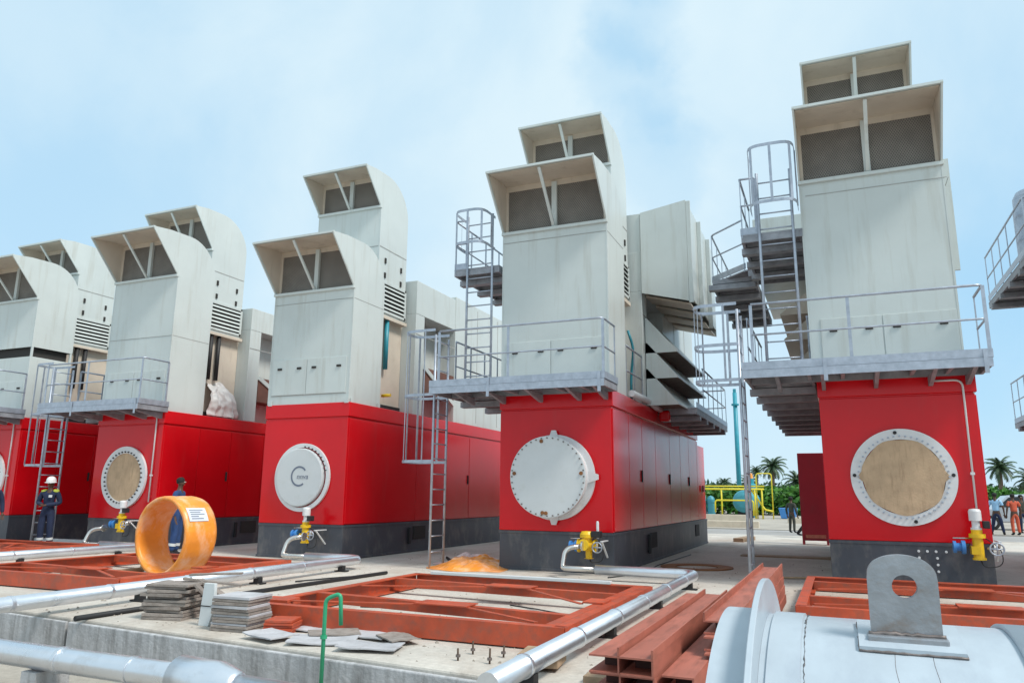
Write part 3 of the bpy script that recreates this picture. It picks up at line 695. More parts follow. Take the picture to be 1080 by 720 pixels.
# ------------------------------------------------------------------ steel frames
def channel(m, p0, p1, h=.22, w=.09, t_=.012, side=1):
    """C channel standing on edge, web plus two flanges"""
    p0 = Vector(p0); p1 = Vector(p1); d = (p1 - p0).normalized(); n = Vector((-d.y, d.x, 0)) * side; z = Vector((0, 0, 1))
    m.bar(p0 + z * h / 2, p1 + z * h / 2, t_, h)
    off = n * (w / 2 + t_ / 2 + .001)
    m.bar(p0 + off + z * (t_ / 2), p1 + off + z * (t_ / 2), w, t_); m.bar(p0 + off + z * (h - t_ / 2), p1 + off + z * (h - t_ / 2), w, t_)
    return m
FL = 'welded red oxide steel base frame with crossed braces in front of the drum-fronted unit'
def base_frame():
    t = thing('steel_skid', FL, 'steel skid', (-2.2, -6.92, 0), group='red steel base frames on the slab')
    A, B = 3.68, 3.62; h = .20
    def c(a, b, name='frame_beam', side=1, hh=h, z=.015, mt='oxide'):
        m = MB(); channel(m, (a[0], a[1], z), (b[0], b[1], z), hh, .1, .014, side); return m.build(name, M[mt], t)
    c((-A, 0), (0, 0), side=1); c((-A + .02, B), (-.02, B), side=-1); c((-A, .02), (-A, B), side=-1); c((0, .02), (0, B - .02), side=1)
    c((-.22, .12), (-.22, B - .12), side=-1)
    c((-A + .11, 1.05), (-.24, .75), side=1, hh=.11, z=.1); c((-A + .11, 2.85), (-.24, 2.6), side=1, hh=.11, z=.1)
    g_ = MB(); g_.box(-2.0, -1.35, .70, 1.0, .218, .230); g_.build('gusset_plate', M['oxide'], t); g_ = MB(); g_.box(-2.0, -1.35, 2.52, 2.82, .218, .230); g_.build('gusset_plate', M['oxide'], t)
    for a, b in (((-3.5, .3), (-1.7, .83)), ((-1.5, .83), (-.35, .2)), ((-3.5, 1.9), (-1.7, 2.66)), ((-1.5, 2.66), (-.35, 1.6))):
        MB().bar((a[0], a[1], .211), (b[0], b[1], .211), .05, .012).build('brace', M['oxide'], t)
    MB().box(-.34, -.1, 1.6, 1.95, .218, .235).build('gusset_plate', M['oxide'], t)
    for x, y in ((-A + .05, .05), (-.06, .05), (-A + .05, B - .05), (-.06, B - .05)): MB().box(x - .1, x + .1, y - .06, y + .06, 0, .019).build('shim', M['rust'], t)
    return t
fr = base_frame()
f2 = dup(fr, (-9.0, -6.02, 0), label='red oxide base frame around the labelled orange ring')
for o in [c for c in f2.children if c.name.startswith('brace')][2:]: bpy.data.objects.remove(o)   # this bay is open where the ring stands
dup(fr, (-15.5, -4.8, 0), label='red oxide base frame at far left, at the white-helmeted worker\'s feet')
dup(fr, (3.35, -4.4, 0), label='red oxide base frame half hidden behind the pale tank')
# white packing strip lying on the back beam
tag(MB().box(-5.55, -2.75, -3.44, -3.34, .222, .262).build('batten', M['cover'], bevel=.004), 'long pale batten lying on the back beam of the braced steel frame', 'batten')

# channels stacked at the slab edge
def beam(x0, x1, y0, y1, z, h, label, lipped=False, mt='oxide2'):
    t = thing('steel_channel', label, 'steel beam', ((x0 + x1) / 2, y0, z), group='loose red steel channels in the pile')
    w = (x1 - x0) / 2; L = y1 - y0
    m = MB(); m.box(-w, w, 0, L, h - .012, h); m.box(-w, w, 0, L, 0, .012); m.box(w - .012, w, .001, L - .001, .0125, h - .0125)
    m.build('web_and_flange', M[mt], t)
    if lipped: MB().box(w - .013, w + .0005, .002, L - .002, h + .001, h + .055).build('upstand', M[mt], t)
    if lipped == 2: MB().box(-w - .0005, -w + .012, .002, L - .002, h + .001, h + .055).build('upstand', M[mt], t)
    MB().box(-w * .55, w - .013, .22, L - .03, .013, h - .013).build('hollow_shade', M['oxide_in'], t)  # dark block set in the open channel, standing for its inner shade
    return t
ords = ['topmost', 'second from top', 'third from top', 'bottom']
# columns: x0,x1,y0,y1,topz,count
for (x0, x1, y0, y1, zt, n, nm, lp) in ((-1.43, -1.22, -8.6, -5.0, .36, 3, 'left column beside the silver pipe', True), (-1.205, -.98, -8.65, -5.05, .37, 3, 'middle column of the channel pile', True), (-.95, -.74, -8.55, -5.2, .26, 2, 'low column nearer the tank', False)):
    for k in range(n):
        h = .12
        beam(x0, x1, y0 + .03 * k, y1 - .05 * k, zt - h * (k + 1) + .0, h - .003, 'red steel channel, %s in the %s' % (ords[k], nm), lp and k == 0)
for k in range(4):
    beam(-.80 + .015 * k, -.55 + .015 * k, -7.75 - .1 * k, -2.9 - .1 * k, .40 - .1 * k, .097, 'long red primed steel channel, %s in the stack touching the pale tank' % ords[k], 2 if k == 0 else 0)
tag(MB().box(-1.7, -.35, -7.9, -7.72, -.0, .05).build('timber_bearer', M['wood']), 'timber bearer under the pile of red steel channels', 'timber')

# ------------------------------------------------------------------ tank in the foreground
TY, TZ, TR = -11.35, .316, .75
t = thing('tank', 'pale primed steel tank with a lifting lug, lying in the right foreground', 'tank', (0, TY, -.44)); TZl = TZ + .44
m = MB(); m.lathe([(TR - .015, -.0115), (TR, -.0115), (TR, 3.9), (0, 4.1)], (.0, 0, TZl), (1, 0, 0), 160); sh = m.build('shell', M['tank'], t)
m = MB(); m.lathe([(TR - .05, -.13), (TR + .012, -.13), (TR + .012, -.029)], (0, 0, TZl), (1, 0, 0), 160); m.lathe([(TR - .05, -.13), (TR - .05, -.06), (0, .0)], (0, 0, TZl), (1, 0, 0), 96); m.build('end_shell', M['tank'], t)
m = MB(); m.lathe([(TR - .01, -.028), (TR + .098, -.028), (TR + .1, -.026), (TR + .1, -.014), (TR + .098, -.012), (TR - .01, -.012)], (0, 0, TZl), (1, 0, 0), 160); m.build('flange_ring', M['tank'], t)
m = MB(); m.lathe([(TR, .005), (TR + .007, .007), (TR + .007, .085), (TR, .088)], (0, 0, TZl), (1, 0, 0), 160); m.build('band', M['tank'], sh)
# weld seam with scorched spots
m = MB(); P = []; Q = []
for k in range(150):
    a = R(28 + k * .9); P.append(Vector((.094 + random.uniform(-.0016, .0016), (TR + .0005) * math.cos(a), TZl + (TR + .0005) * math.sin(a)))); Q.append(max(.0004, random.gauss(.0010, .0009)) + (.0028 if random.random() < .12 else 0))
m.tube(P, Q, 7)
m.build('weld_seam', M['weld_dark'], sh)
for x, a0_, a1_ in ((.30, 104, 150), (.385, 101, 150)):
    P = [(x + .002 * math.sin(k), (TR + .0002) * math.cos(R(a0_ + (a1_ - a0_) * k / 24)), TZl + (TR + .0002) * math.sin(R(a0_ + (a1_ - a0_) * k / 24))) for k in range(25)]
    MB().tube(P, .0006, 5).build('scribe_line', M['weld'], sh)
# saddle band around the shell
m = MB(); N = 80; xo0, xo1 = .62, 2.4
vs = []; fs = []
for i in range(N + 1):
    a = R(20 + 140 * i / N); xs = .575 + .04 * 0
    for rr in (TR + .001, TR + .012): 
        for x in (xs, xo1): vs.append((x, rr * math.cos(a), TZl + rr * math.sin(a)))
for i in range(N):
    b = i * 4; c = b + 4
    fs += [(b + 2, b + 3, c + 3, c + 2), (b, b + 2, c + 2, c), (b + 1, c + 1, c + 3, b + 3)]
m.add(vs, fs, True); m.build('reinforcing_plate', M['tank'], sh)
# lug
ly = -.16; a0 = math.acos(ly / TR); lz = TZl + TR * math.sin(a0)
lx = .335; lw = .081; lh = .212
poly = []
poly += [(lx - lw, lz + .02), (lx + lw, lz + .02), (lx + lw * 1.0, lz + lh - .06)]
for i in range(0, 21):
    a = PI * i / 20; poly.append((lx + lw * .99 * math.cos(a) ** 1 , lz + lh - .055 + .055 * math.sin(a) ** .85))
poly.append((lx - lw, lz + lh - .06))
# plate with round hole: bridge polygon as quads between outline samples and circle
hc = (lx + .005, lz + lh * .63); hr = .029; NN = 72
def ray_out(a):
    d = Vector((math.cos(a), math.sin(a))); best = 9
    for p, q in zip(poly, poly[1:] + poly[:1]):
        P = Vector(p) - Vector(hc); Q = Vector(q) - Vector(hc); e = Q - P; den = d.x * e.y - d.y * e.x
        if abs(den) < 1e-12: continue
        tt = (P.x * e.y - P.y * e.x) / den; ss = (P.x * d.y - P.y * d.x) / den
        if tt > 0 and -1e-6 <= ss <= 1 + 1e-6: best = min(best, tt)
    return (hc[0] + d.x * best, hc[1] + d.y * best)
angs = sorted([2 * PI * k / NN for k in range(NN)] + [math.atan2(p[1] - hc[1], p[0] - hc[0]) % (2 * PI) for p in (poly[0], poly[1], poly[2], poly[-1])])
m = MB(); th = .028; n_ = len(angs); vs = []
for y in (ly - th / 2, ly + th / 2):
    vs += [(hc[0] + hr * math.cos(a), y, hc[1] + hr * math.sin(a)) for a in angs]; vs += [(p[0], y, p[1]) for p in map(ray_out, angs)]
fs = []
for k in range(n_):
    j = (k + 1) % n_
    fs += [(k, j, n_ + j, n_ + k), (2 * n_ + k, 3 * n_ + k, 3 * n_ + j, 2 * n_ + j), (k, 2 * n_ + k, 2 * n_ + j, j), (n_ + k, n_ + j, 3 * n_ + j, 3 * n_ + k)]
m.add(vs, fs); lug = m.build('lifting_lug', M['lug'], t)
# pad plate and welds under the lug
def on_shell(x, y, off=0):
    a = math.acos(y / (TR + off)); return Vector((x, (TR + off) * math.cos(a), TZl + (TR + off) * math.sin(a)))
m = MB(); K = 10; vs = []; fs = []
px0, px1, py0, py1 = lx - .112, lx + .122, ly - .075, ly + .12
for i in range(K + 1):
    y = py0 + (py1 - py0) * i / K
    vs += [on_shell(px0, y, .001), on_shell(px1, y, .001), on_shell(px0, y, .013), on_shell(px1, y, .013)]
for i in range(K):
    b = i * 4; c = b + 4; fs += [(b + 2, b + 3, c + 3, c + 2), (b, b + 2, c + 2, c), (b + 1, c + 1, c + 3, b + 3)]
fs += [(0, 1, 3, 2), (K * 4, K * 4 + 2, K * 4 + 3, K * 4 + 1)]
m.add(vs, fs); pad = m.build('pad_plate', M['tank'], t)
def weld_line(pts, r, name, par):
    m = MB(); P = []
    for a, b in zip(pts[:-1], pts[1:]):
        for k in range(14): P.append(Vector(a).lerp(Vector(b), k / 14) + Vector((random.uniform(-1, 1), random.uniform(-1, 1), random.uniform(-1, 1))) * r * .35)
    P.append(Vector(pts[-1])); m.tube(P, [r * random.uniform(.75, 1.25) for _ in P], 7); return m.build(name, M['weld'], par)
weld_line([on_shell(px0, py1, .003), on_shell(px0, py0, .003), on_shell(px1, py0, .003), on_shell(px1, py1, .003)], .0032, 'weld_bead', pad)
weld_line([(lx - lw - .006, ly - th / 2 - .006, lz + .018), (lx + lw + .006, ly - th / 2 - .006, lz + .018)], .0055, 'weld_bead', lug)
MB().box(lx - lw - .01, lx + lw + .01, ly - .045, ly + .045, lz - .03, lz + .016).build('foot_plate', M['lug'], lug, bevel=.004)
for x in (.9, 3.2): MB().prism([(-.6, 0), (.6, 0), (.6, .35), (.45, .2), (.2, .05), (-.2, .05), (-.45, .2), (-.6, .35)], x, x + .15).build('saddle', M['tank'], t)
MB().prism([(-.6, 0), (.6, 0), (.6, .35), (.45, .2), (.2, .05), (-.2, .05), (-.45, .2), (-.6, .35)], .05, .2).build('saddle', M['tank'], t)

# ------------------------------------------------------------------ orange coils
def coil(x, y, rz, label, tagged=True):
    t = thing('orange_coil', label, 'coil', (x, y, 0), rz, group='orange wrapped rings standing on edge')
    r, th, L = .66, .075, .62; z = r + .012
    N = 72; prof = []
    m = MB(); vs = []; fs = []
    S = 10
    def prof_pts(a):
        out = []
        for k in range(S + 1):
            yy = -L / 2 + L * k / S; rr = r + .006 * noise.noise(Vector((math.cos(a) * 6, math.sin(a) * 6, k * 1.1))) + .004 * noise.noise(Vector((math.cos(a) * 17, math.sin(a) * 17, k * .5))) - (.012 if k in (0, S) else 0)
            out.append((rr, yy))
        for k in range(S, -1, -1):
            yy = -L / 2 + L * k / S; rr = r - th + .006 * noise.noise(Vector((math.cos(a) * 7 + 9, math.sin(a) * 7, k * .9))) + (.012 if k in (0, S) else 0)
            out.append((rr, yy))
        return out
    Pn = 2 * (S + 1)
    for i in range(N):
        a = 2 * PI * i / N
        vs += [(rr * math.cos(a), yy, z + rr * math.sin(a)) for rr, yy in prof_pts(a)]
    for i in range(N):
        j = (i + 1) % N
        fs += [(i * Pn + k, i * Pn + (k + 1) % Pn, j * Pn + (k + 1) % Pn, j * Pn + k) for k in range(Pn)]
    m.add(vs, fs, True); b = m.build('wrapped_ring', M['orange'], t)
    for yy in (-L / 2 + .02, L / 2 - .02):
        q = MB(); q.tube([((r - th / 2) * math.cos(2 * PI * k / 48), yy - .01 * (1 if yy > 0 else -1), z + (r - th / 2) * math.sin(2 * PI * k / 48)) for k in range(48)], .03, 8, closed=True); q.build('rim', M['orange'], t)
    if tagged:
        a = R(30); q = MB(); vs = []; K = 6
        for k in range(K + 1):
            aa = R(22 + 22 * k / K)
            vs += [((r + .012) * math.cos(aa), -.24, z + (r + .012) * math.sin(aa)), ((r + .012) * math.cos(aa), .14, z + (r + .012) * math.sin(aa))]
        q.add(vs, [(2 * k, 2 * k + 1, 2 * k + 3, 2 * k + 2) for k in range(K)], True); lb = q.build('paper_label', M['paper'], t)
        for ln, (aa, y0_, y1_) in enumerate(((40, -.19, .08), (36.5, -.19, .02), (33, -.19, .09), (29.5, -.19, -.04), (26, -.19, .05))):
            q = MB(); q.add([((r + .0135) * math.cos(R(b_)), yy, z + (r + .0135) * math.sin(R(b_))) for b_ in (aa - .7, aa + .7) for yy in (y0_, y1_)], [(0, 1, 3, 2)]); q.build('print_line', M['ink'], lb)
    return t
coil(-10.35, -3.84, R(-5), 'orange wrapped ring with a white paper label, standing inside a red base frame')
coil(-15.85, -4.05, R(-5), 'orange wrapped ring cut off by the left picture edge', False)

# ------------------------------------------------------------------ boards, sheets, small site clutter
def stack(name, label, x, y, z0, n, sx, sy, t_, mt, rz=0, jit=.02, cat='boards'):
    o = thing(name, label, cat, (x, y, z0), rz)
    z = 0
    for k in range(n):
        h = t_ * random.uniform(.8, 1.15); m = MB()
        a = random.uniform(-jit, jit) * 2; m.obox((random.uniform(-jit, jit), random.uniform(-jit, jit), z + h / 2), (sx * random.uniform(.93, 1.02), sy * random.uniform(.95, 1.02), h * .86), Matrix.Rotation(a, 3, 'Z') @ Matrix.Rotation(random.uniform(-.008, .008), 3, 'Y'))
        m.build('board', mt if not isinstance(mt, list) else mt[k % len(mt)], o, bevel=.002, seg=1); z += h
    return o
stack('board_stack', 'ragged stack of grey boards at the slab edge, left of the white plank', -6.9, -7.0, 0, 11, .52, .42, .036, M['tile'], R(14), .035)
stack('board_stack', 'neat grey board stack with pale sheet on top, right of the white plank', -5.68, -7.25, 0, 12, .46, .40, .030, [M['tile'], M['tile'], M['tile2']], R(6), .012)
stack('plate_stack', 'low stack of red plates in front of the frame corner', -5.18, -7.2, 0, 5, .30, .30, .030, M['oxide'], R(20), .012, 'steel plates')
stack('plate_stack', 'small stack of red plates beside the frame corner, behind the low stack', -5.75, -6.55, 0, 6, .34, .3, .042, M['oxide'], R(10), .012, 'steel plates')
o = MB(); o.obox((0, 0, 0), (.50, .06, .02), Matrix.Rotation(R(18), 3, 'Y') @ Matrix.Rotation(R(20), 3, 'Z'))
o = thing('timber_offcuts', 'loose grey timber offcuts leaning on the ragged board stack', 'timber', (-6.6, -6.85, 0))
for k, (a, b) in enumerate((((-.25, -.1, .42), (.3, .25, .34)), ((-.1, 0, .41), (.45, .1, .12)), ((-.35, .1, .44), (.2, .35, .46)), ((.05, -.2, .38), (.4, -.05, .03)))):
    MB().bar(a, b, .1, .022).build('offcut', M['tile'], o)
o = thing('plank', 'white painted plank standing between the two grey board stacks', 'plank', (-6.12, -7.28, 0))
MB().prism([(-.10, 0), (.04, 0), (.10, .2), (.085, .44), (-.06, .44), (-.085, .2)], -.02, .02, 'y').build('plank_board', M['cover'], o, bevel=.004)
MB().box(-.10, .1, -.024, .024, .2, .21).build('strap', M['gap'], o)
for k, (x, y, rz, s1, s2, mt) in enumerate(((-4.85, -6.85, 5, .5, .34, 'tile2'), (-4.45, -7.35, 24, .62, .42, 'tile2'), (-4.2, -6.9, -10, .6, .36, 'tile2'), (-3.85, -7.45, 15, .56, .34, 'tile2'), (-4.55, -7.05, 40, .5, .33, 'tile'), (-5.0, -7.45, -14, .46, .34, 'tile2'), (-3.8, -7.05, -35, .4, .3, 'tile'))):
    labs = ['pale sheet at the back left of the scattered sheets', 'large pale sheet in the middle of the scattered sheets, near the green pipe', 'pale sheet at the back of the scattered sheets, against the frame', 'pale sheet at the front right of the scattered sheets', 'darker grey sheet under the middle of the scattered sheets', 'pale sheet at the front left, next to the low red plates', 'dark grey sheet at the right end of the scattered sheets']
    m = MB(); n0 = 8; vs = []
    for j in range(n0 + 1):
        for i in range(n0 + 1):
            vs.append((s1 * (i / n0 - .5), s2 * (j / n0 - .5), .012 * noise.noise(Vector((i * .35, j * .35, k * 3.1))) + .05 * ((i / n0 - .5) ** 2) * (1 if k % 2 else .3)))
    vs2 = [(x_, y_, z_ - .012) for x_, y_, z_ in vs]; b = len(vs); fs = []
    for j in range(n0):
        for i in range(n0):
            q = j * (n0 + 1) + i; fs += [(q, q + 1, q + n0 + 2, q + n0 + 1), (b + q, b + q + n0 + 1, b + q + n0 + 2, b + q + 1)]
    for i in range(n0):
        q = n0 * (n0 + 1) + i; fs += [(i, b + i, b + i + 1, i + 1), (q, q + 1, b + q + 1, b + q)]
        l = i * (n0 + 1); r_ = l + n0; fs += [(l, l + n0 + 1, b + l + n0 + 1, b + l), (r_, b + r_, b + r_ + n0 + 1, r_ + n0 + 1)]
    m.add(vs + vs2, fs); o = m.build('loose_sheet', M[mt]); o.location = (x, y - .12, .022 + .006 * k); o.rotation_euler = (R(.8 * (k % 3 - 1)), R(1.0 * (k % 2)), R(rz))
    tag(o, labs[k], 'sheet', 'loose sheets scattered at the slab edge')
o = thing('hose_stand', 'bent green pipe hooked over at the top, standing before the slab edge', 'pipe', (-4.02, -8.05, -.44))
MB().tube(arc_pts([(0, 0, 0), (.0, 0, .93), (.14, .02, .985), (.16, .02, .72)], .05), .018, 12).build('bent_pipe', M['green'], o)
MB().lathe([(.03, 0), (.03, .03), (0, .03)], (0, 0, .6), (0, 0, 1), 12).build('coupling', M['green'], o)
for k, (x, y) in enumerate(((-2.92, -7.62), (-2.92, -7.33), (-2.62, -7.62), (-2.62, -7.33), )):
    lab = ['front left', 'back left', 'front right', 'back right'][k]
    o = thing('anchor_bolt', '%s bolt of the four rusty anchor bolts rising from the slab edge' % lab, 'bolt', (x, y, 0), group='anchor bolts in the slab')
    MB().tube([(0, 0, -.02), (.002 * (k - 1.5), .003 * k, .10 + .012 * (k % 3))], .009, 8).build('threaded_rod', M['rustdark'], o); MB().lathe([(.022, 0), (.022, .02), (0, .02)], (0, 0, .03), (0, 0, 1), 6).build('nut', M['weld'], o)
tag(MB().box(-2.46, -2.16, -7.85, -7.25, .002, .03).build('steel_plate', M['oxide'], bevel=.003), 'flat red plate under the brown timber block', 'steel plate')
o = MB(); o.box(-.14, .2, -.18, .18, 0, .10); o = o.build('timber_block', M['wood'], bevel=.006); o.location = (-2.2, -7.55, .031); o.rotation_euler = (0, 0, R(8)); tag(o, 'brown timber block beside the silver pipe, on a red plate', 'timber')
m = MB(); m.tube([(-.3, -.4, .02), (.1, .5, .02)], .015, 8); m.tube(arc_pts([(-.5, -.3, .03), (-.3, .0, .03), (0, -.15, .03), (.2, .2, .03), (.55, .4, .05)], .1), .045, 8); m.lathe([(.03, -.04), (.06, -.03), (.06, .03), (.03, .04)], (.56, .42, .07), (1, .4, 0), 14)
o = m.build('chain_hoist', M['wood']); o.location = (-11.45, -4.35, 0); o.rotation_euler = (0, 0, R(35)); tag(o, 'brown rusty chain block lying left of the labelled orange ring', 'hoist')
for k, (pts, r_, lab) in enumerate((([(-7.6, -7.7, .03), (-7.55, -5.9, .03), (-7.3, -1.9, .03)], .03, 'thin black pipe lying beside the silver pipe behind the boards'), ([(-3.6, -2.9, .012), (-3.2, -2.6, .012)], .012, 'short dark rod lying behind the braced frame'), ([(-7.9, 1.5, .03), (-6.6, -.4, .03)], .03, 'dark pipe lying left of the orange sheet'))):
    c = Vector(pts[0]); o = MB().tube([Vector(p) - c for p in pts], r_, 8).build('loose_pipe', M['dark']); o.location = c; tag(o, lab, 'pipe')
for k, (x, y, rz, L_, r_, mt, lab) in enumerate(((-4.9, -5.3, 12, 1.1, .008, 'rustdark', 'thin rusty rod lying inside the braced frame, towards its left corner'), (-3.4, -4.6, -24, .9, .007, 'dark', 'thin black rod lying inside the braced frame, near its middle'), (-3.1, -2.4, 5, .8, .012, 'rustdark', 'rusty bar lying behind the braced frame, before the bent pipe'), (-4.6, -1.9, -8, 1.0, .014, 'wood', 'thin timber lath lying before the plinth with the projecting drum'), (-7.7, -3.0, 70, 1.3, .012, 'dark', 'thin black rod lying on bare concrete between the two larger frames'), (-.35, .9, 15, 1.1, .02, 'wood', 'timber lath lying left of the plywood-fronted unit'))):
    o = MB().tube([(-L_ / 2, 0, r_), (0, .02, r_ * 1.3), (L_ / 2, 0, r_)], r_, 7).build('loose_rod', M[mt]); o.location = (x, y, 0); o.rotation_euler = (0, 0, R(rz)); tag(o, lab, 'rod')
def cable(pts, r, m_, lab):
    c = Vector(pts[0]); o = MB().tube(arc_pts([Vector(p) - c for p in pts], .3, 8), r, 7).build('cable', M[m_]); o.location = c; tag(o, lab, 'cable')
cable([(-5.3, -4.9, .008), (-4.7, -4.5, .008), (-4.3, -5.1, .008), (-3.7, -4.9, .008), (-3.3, -5.3, .008)], .008, 'dark', 'black cable snaking across the concrete inside the braced frame')
cable([(-3.6, -.6, .01), (-3.2, .4, .01), (-3.35, 2.2, .01), (-3.25, 5.5, .01)], .012, 'dark', 'black cable running along the right side of the drum-fronted unit')
cable([(.9, -.5, .01), (1.5, -.8, .01), (2.2, -.45, .01), (3.6, -.9, .01)], .011, 'dark', 'black cable lying before the plywood-fronted unit')
# grit and crumbs of concrete strewn over the slab
m = MB(); rg = random.Random(11)
for k in range(1500):
    x = rg.uniform(-9, 2.5); y = rg.uniform(-7.6, 4) if k % 3 else rg.uniform(-7.8, -5); r_ = rg.choice((.006, .008, .01, .012, .02)) * rg.uniform(.6, 1.3)
    if y < edge(x) + .08: continue
    a = rg.uniform(0, 6); c, s_ = math.cos(a) * r_, math.sin(a) * r_
    m.add([(x + c, y + s_, .001), (x - s_, y + c, .001), (x - c, y - s_ * .8, .001), (x + s_, y - c, .001), (x + rg.uniform(-.3, .3) * r_, y, r_ * rg.uniform(.5, 1))], [(0, 1, 4), (1, 2, 4), (2, 3, 4), (3, 0, 4)])
o = m.build('grit', M['grit']); tag(o, 'grit and crumbs of concrete strewn over the slab', 'grit', kind='stuff')
# crumpled orange and pink sheeting
def crumple(name, mt, loc, sx, sy, h, seed, label, cat, rz=0):
    m = MB(); n0 = 26; vs = []
    for j in range(n0 + 1):
        for i in range(n0 + 1):
            u, v = i / n0 - .5, j / n0 - .5; f = max(0, 1 - 4.2 * (u * u + v * v) + .35 * noise.noise(Vector((u * 4, v * 4, seed))))
            z = h * (f * (.35 + .5 * abs(noise.noise(Vector((u * 3, v * 3, seed + 5)))) + .22 * abs(noise.noise(Vector((u * 15, v * 15, seed + 2)))))) + .008
            k = 1 + .3 * noise.noise(Vector((u * 3, v * 3, seed + 9)))
            vs.append((u * sx * k, v * sy * k, z))
    m.add(vs, [(j * (n0 + 1) + i, j * (n0 + 1) + i + 1, (j + 1) * (n0 + 1) + i + 1, (j + 1) * (n0 + 1) + i) for j in range(n0) for i in range(n0)], False)
    o = m.build(name, mt); o.location = loc; o.rotation_euler = (0, 0, R(rz)); sdf = o.modifiers.new('thick', 'SOLIDIFY'); sdf.thickness = .004; return tag(o, label, cat)
crumple('plastic_sheet', M['orange'], (-6.6, .2, 0), 1.5, 1.9, .36, 3, 'crumpled orange plastic sheet lying against the plinth of the drum-fronted unit', 'sheeting', 10)
crumple('plastic_sheet', M['pinkwrap'], (-7.0, .9, 0), 1.1, 1.4, .34, 8, 'crumpled pale pink sheet beside the orange sheet', 'sheeting')
m = MB(); nu, nv = 30, 34; vs = []
for a_ in range(nv + 1):
    v = a_ / nv
    for b_ in range(nu + 1):
        u = b_ / nu; fold = .03 * math.sin(u * 23 + 4 * v + 2 * noise.noise(Vector((u * 3, v * 2, 0)))) * (.3 + v) + .10 * noise.noise(Vector((u * 4, v * 4, 3.3))) + .05 * noise.noise(Vector((u * 11, v * 9, 5.3)))
        vs.append((.42 * math.sin(min(v * 1.25, 1) * PI / 2) + fold - .28, (u - .5) * (.55 + .55 * v) + .12 * (v - .5) + .03 * noise.noise(Vector((u * 9, v * 6, 1))), 1.0 - .98 * v ** 1.35 + .22 * noise.noise(Vector((u * 3, v * 3, 8))) * (1 - v)))
m.add(vs, [(a_ * (nu + 1) + b_, a_ * (nu + 1) + b_ + 1, (a_ + 1) * (nu + 1) + b_ + 1, (a_ + 1) * (nu + 1) + b_) for a_ in range(nv) for b_ in range(nu)], True)
o = m.build('dust_sheet', M['cloth']); o.location = (-15.38, 1.95, 3.41); sdf = o.modifiers.new('thick', 'SOLIDIFY'); sdf.thickness = .005
tag(o, 'white plastic sheet draped in the recess behind the tan-disc unit\'s front duct', 'sheeting')
o = thing('rust_disc', 'flat rusty ring lying on the concrete behind the silver pipe bend', 'ring', (-2.55, 2.2, 0)); MB().lathe([(.72, .0), (.72, .02), (.42, .02), (.42, 0)], (0, 0, .003), (0, 0, 1), 48).build('ring_plate', M['rust'], o)
o = MB(); o.box(-.16, .16, -.8, .8, 0, .12); o = o.build('timber_beam', M['wood'], bevel=.01); o.location = (-2.75, 12.6, 0); o.rotation_euler = (0, 0, R(-8)); tag(o, 'short timber beam lying on the slab before the far kerb', 'timber')
o = MB(); o.box(-1.2, 1.2, -.25, .25, 0, .03); o = o.build('plank', M['wood']); o.location = (-.9, 6.0, .002); tag(o, 'brown plank lying flat beside the plywood-fronted unit', 'plank')
o = thing('bin', 'low green plastic tub behind the helmeted worker', 'tub', (-21.3, .6, 0)); MB().lathe([(0, 0), (.24, 0), (.3, .36), (.33, .36), (.33, .39), (.28, .39), (.22, .03), (0, .03)], (0, 0, 0), (0, 0, 1), 24).build('tub', M['bin'], o)
o = thing('steel_locker', 'tall dark red upright steel panel standing left of the plywood-fronted unit', 'steel panel', (-.52, 11.6, 0))
MB().box(-.40, .36, 0, .35, .12, 2.78).build('panel', M['red_dark'], o, bevel=.015); MB().box(-.40, -.33, 0, .3, 0, .12).build('leg', M['red_dark'], o); MB().box(.29, .36, 0, .3, 0, .12).build('leg', M['red_dark'], o)
MB().box(-.3, .28, -.02, -.002, .2, .3).build('foot_rail', M['oxide2'], o)
# white pipe trough along the left units
o = thing('pipe_trough', 'long white channel lying behind the helmeted worker at far left', 'channel', (-19.3, .9, 0)); MB().box(-1.6, 1.7, -.1, .1, 0, .1).build('trough', M['cover'], o, bevel=.01)

# ------------------------------------------------------------------ people
def skin_mesh(verts, edges, rad, root=0, sub=2):
    me = bpy.data.meshes.new('sk'); me.from_pydata(verts, edges, []); o = bpy.data.objects.new('sk', me); col.objects.link(o)
    md = o.modifiers.new('s', 'SKIN'); md.branch_smoothing = .6; md.use_smooth_shade = True
    for i, r in enumerate(rad):
        d = me.skin_vertices[0].data[i]; rr = r if isinstance(r, tuple) else (r, r); d.radius = rr; d.use_root = (i == root)
    ss = o.modifiers.new('u', 'SUBSURF'); ss.levels = sub; ss.render_levels = sub
    bpy.context.view_layer.update()
    out = bpy.data.meshes.new_from_object(o.evaluated_get(bpy.context.evaluated_depsgraph_get())); bpy.data.objects.remove(o)
    for p in out.polygons: p.use_smooth = True
    return out
class Sk:
    def __init__(s): s.v = []; s.e = []; s.r = []
    def chain(s, pts, rad, start=None):
        prev = start
        for p, r in zip(pts, rad):
            s.v.append(tuple(p)); s.r.append(r); i = len(s.v) - 1
            if prev is not None: s.e.append((prev, i))
            prev = i
        return prev
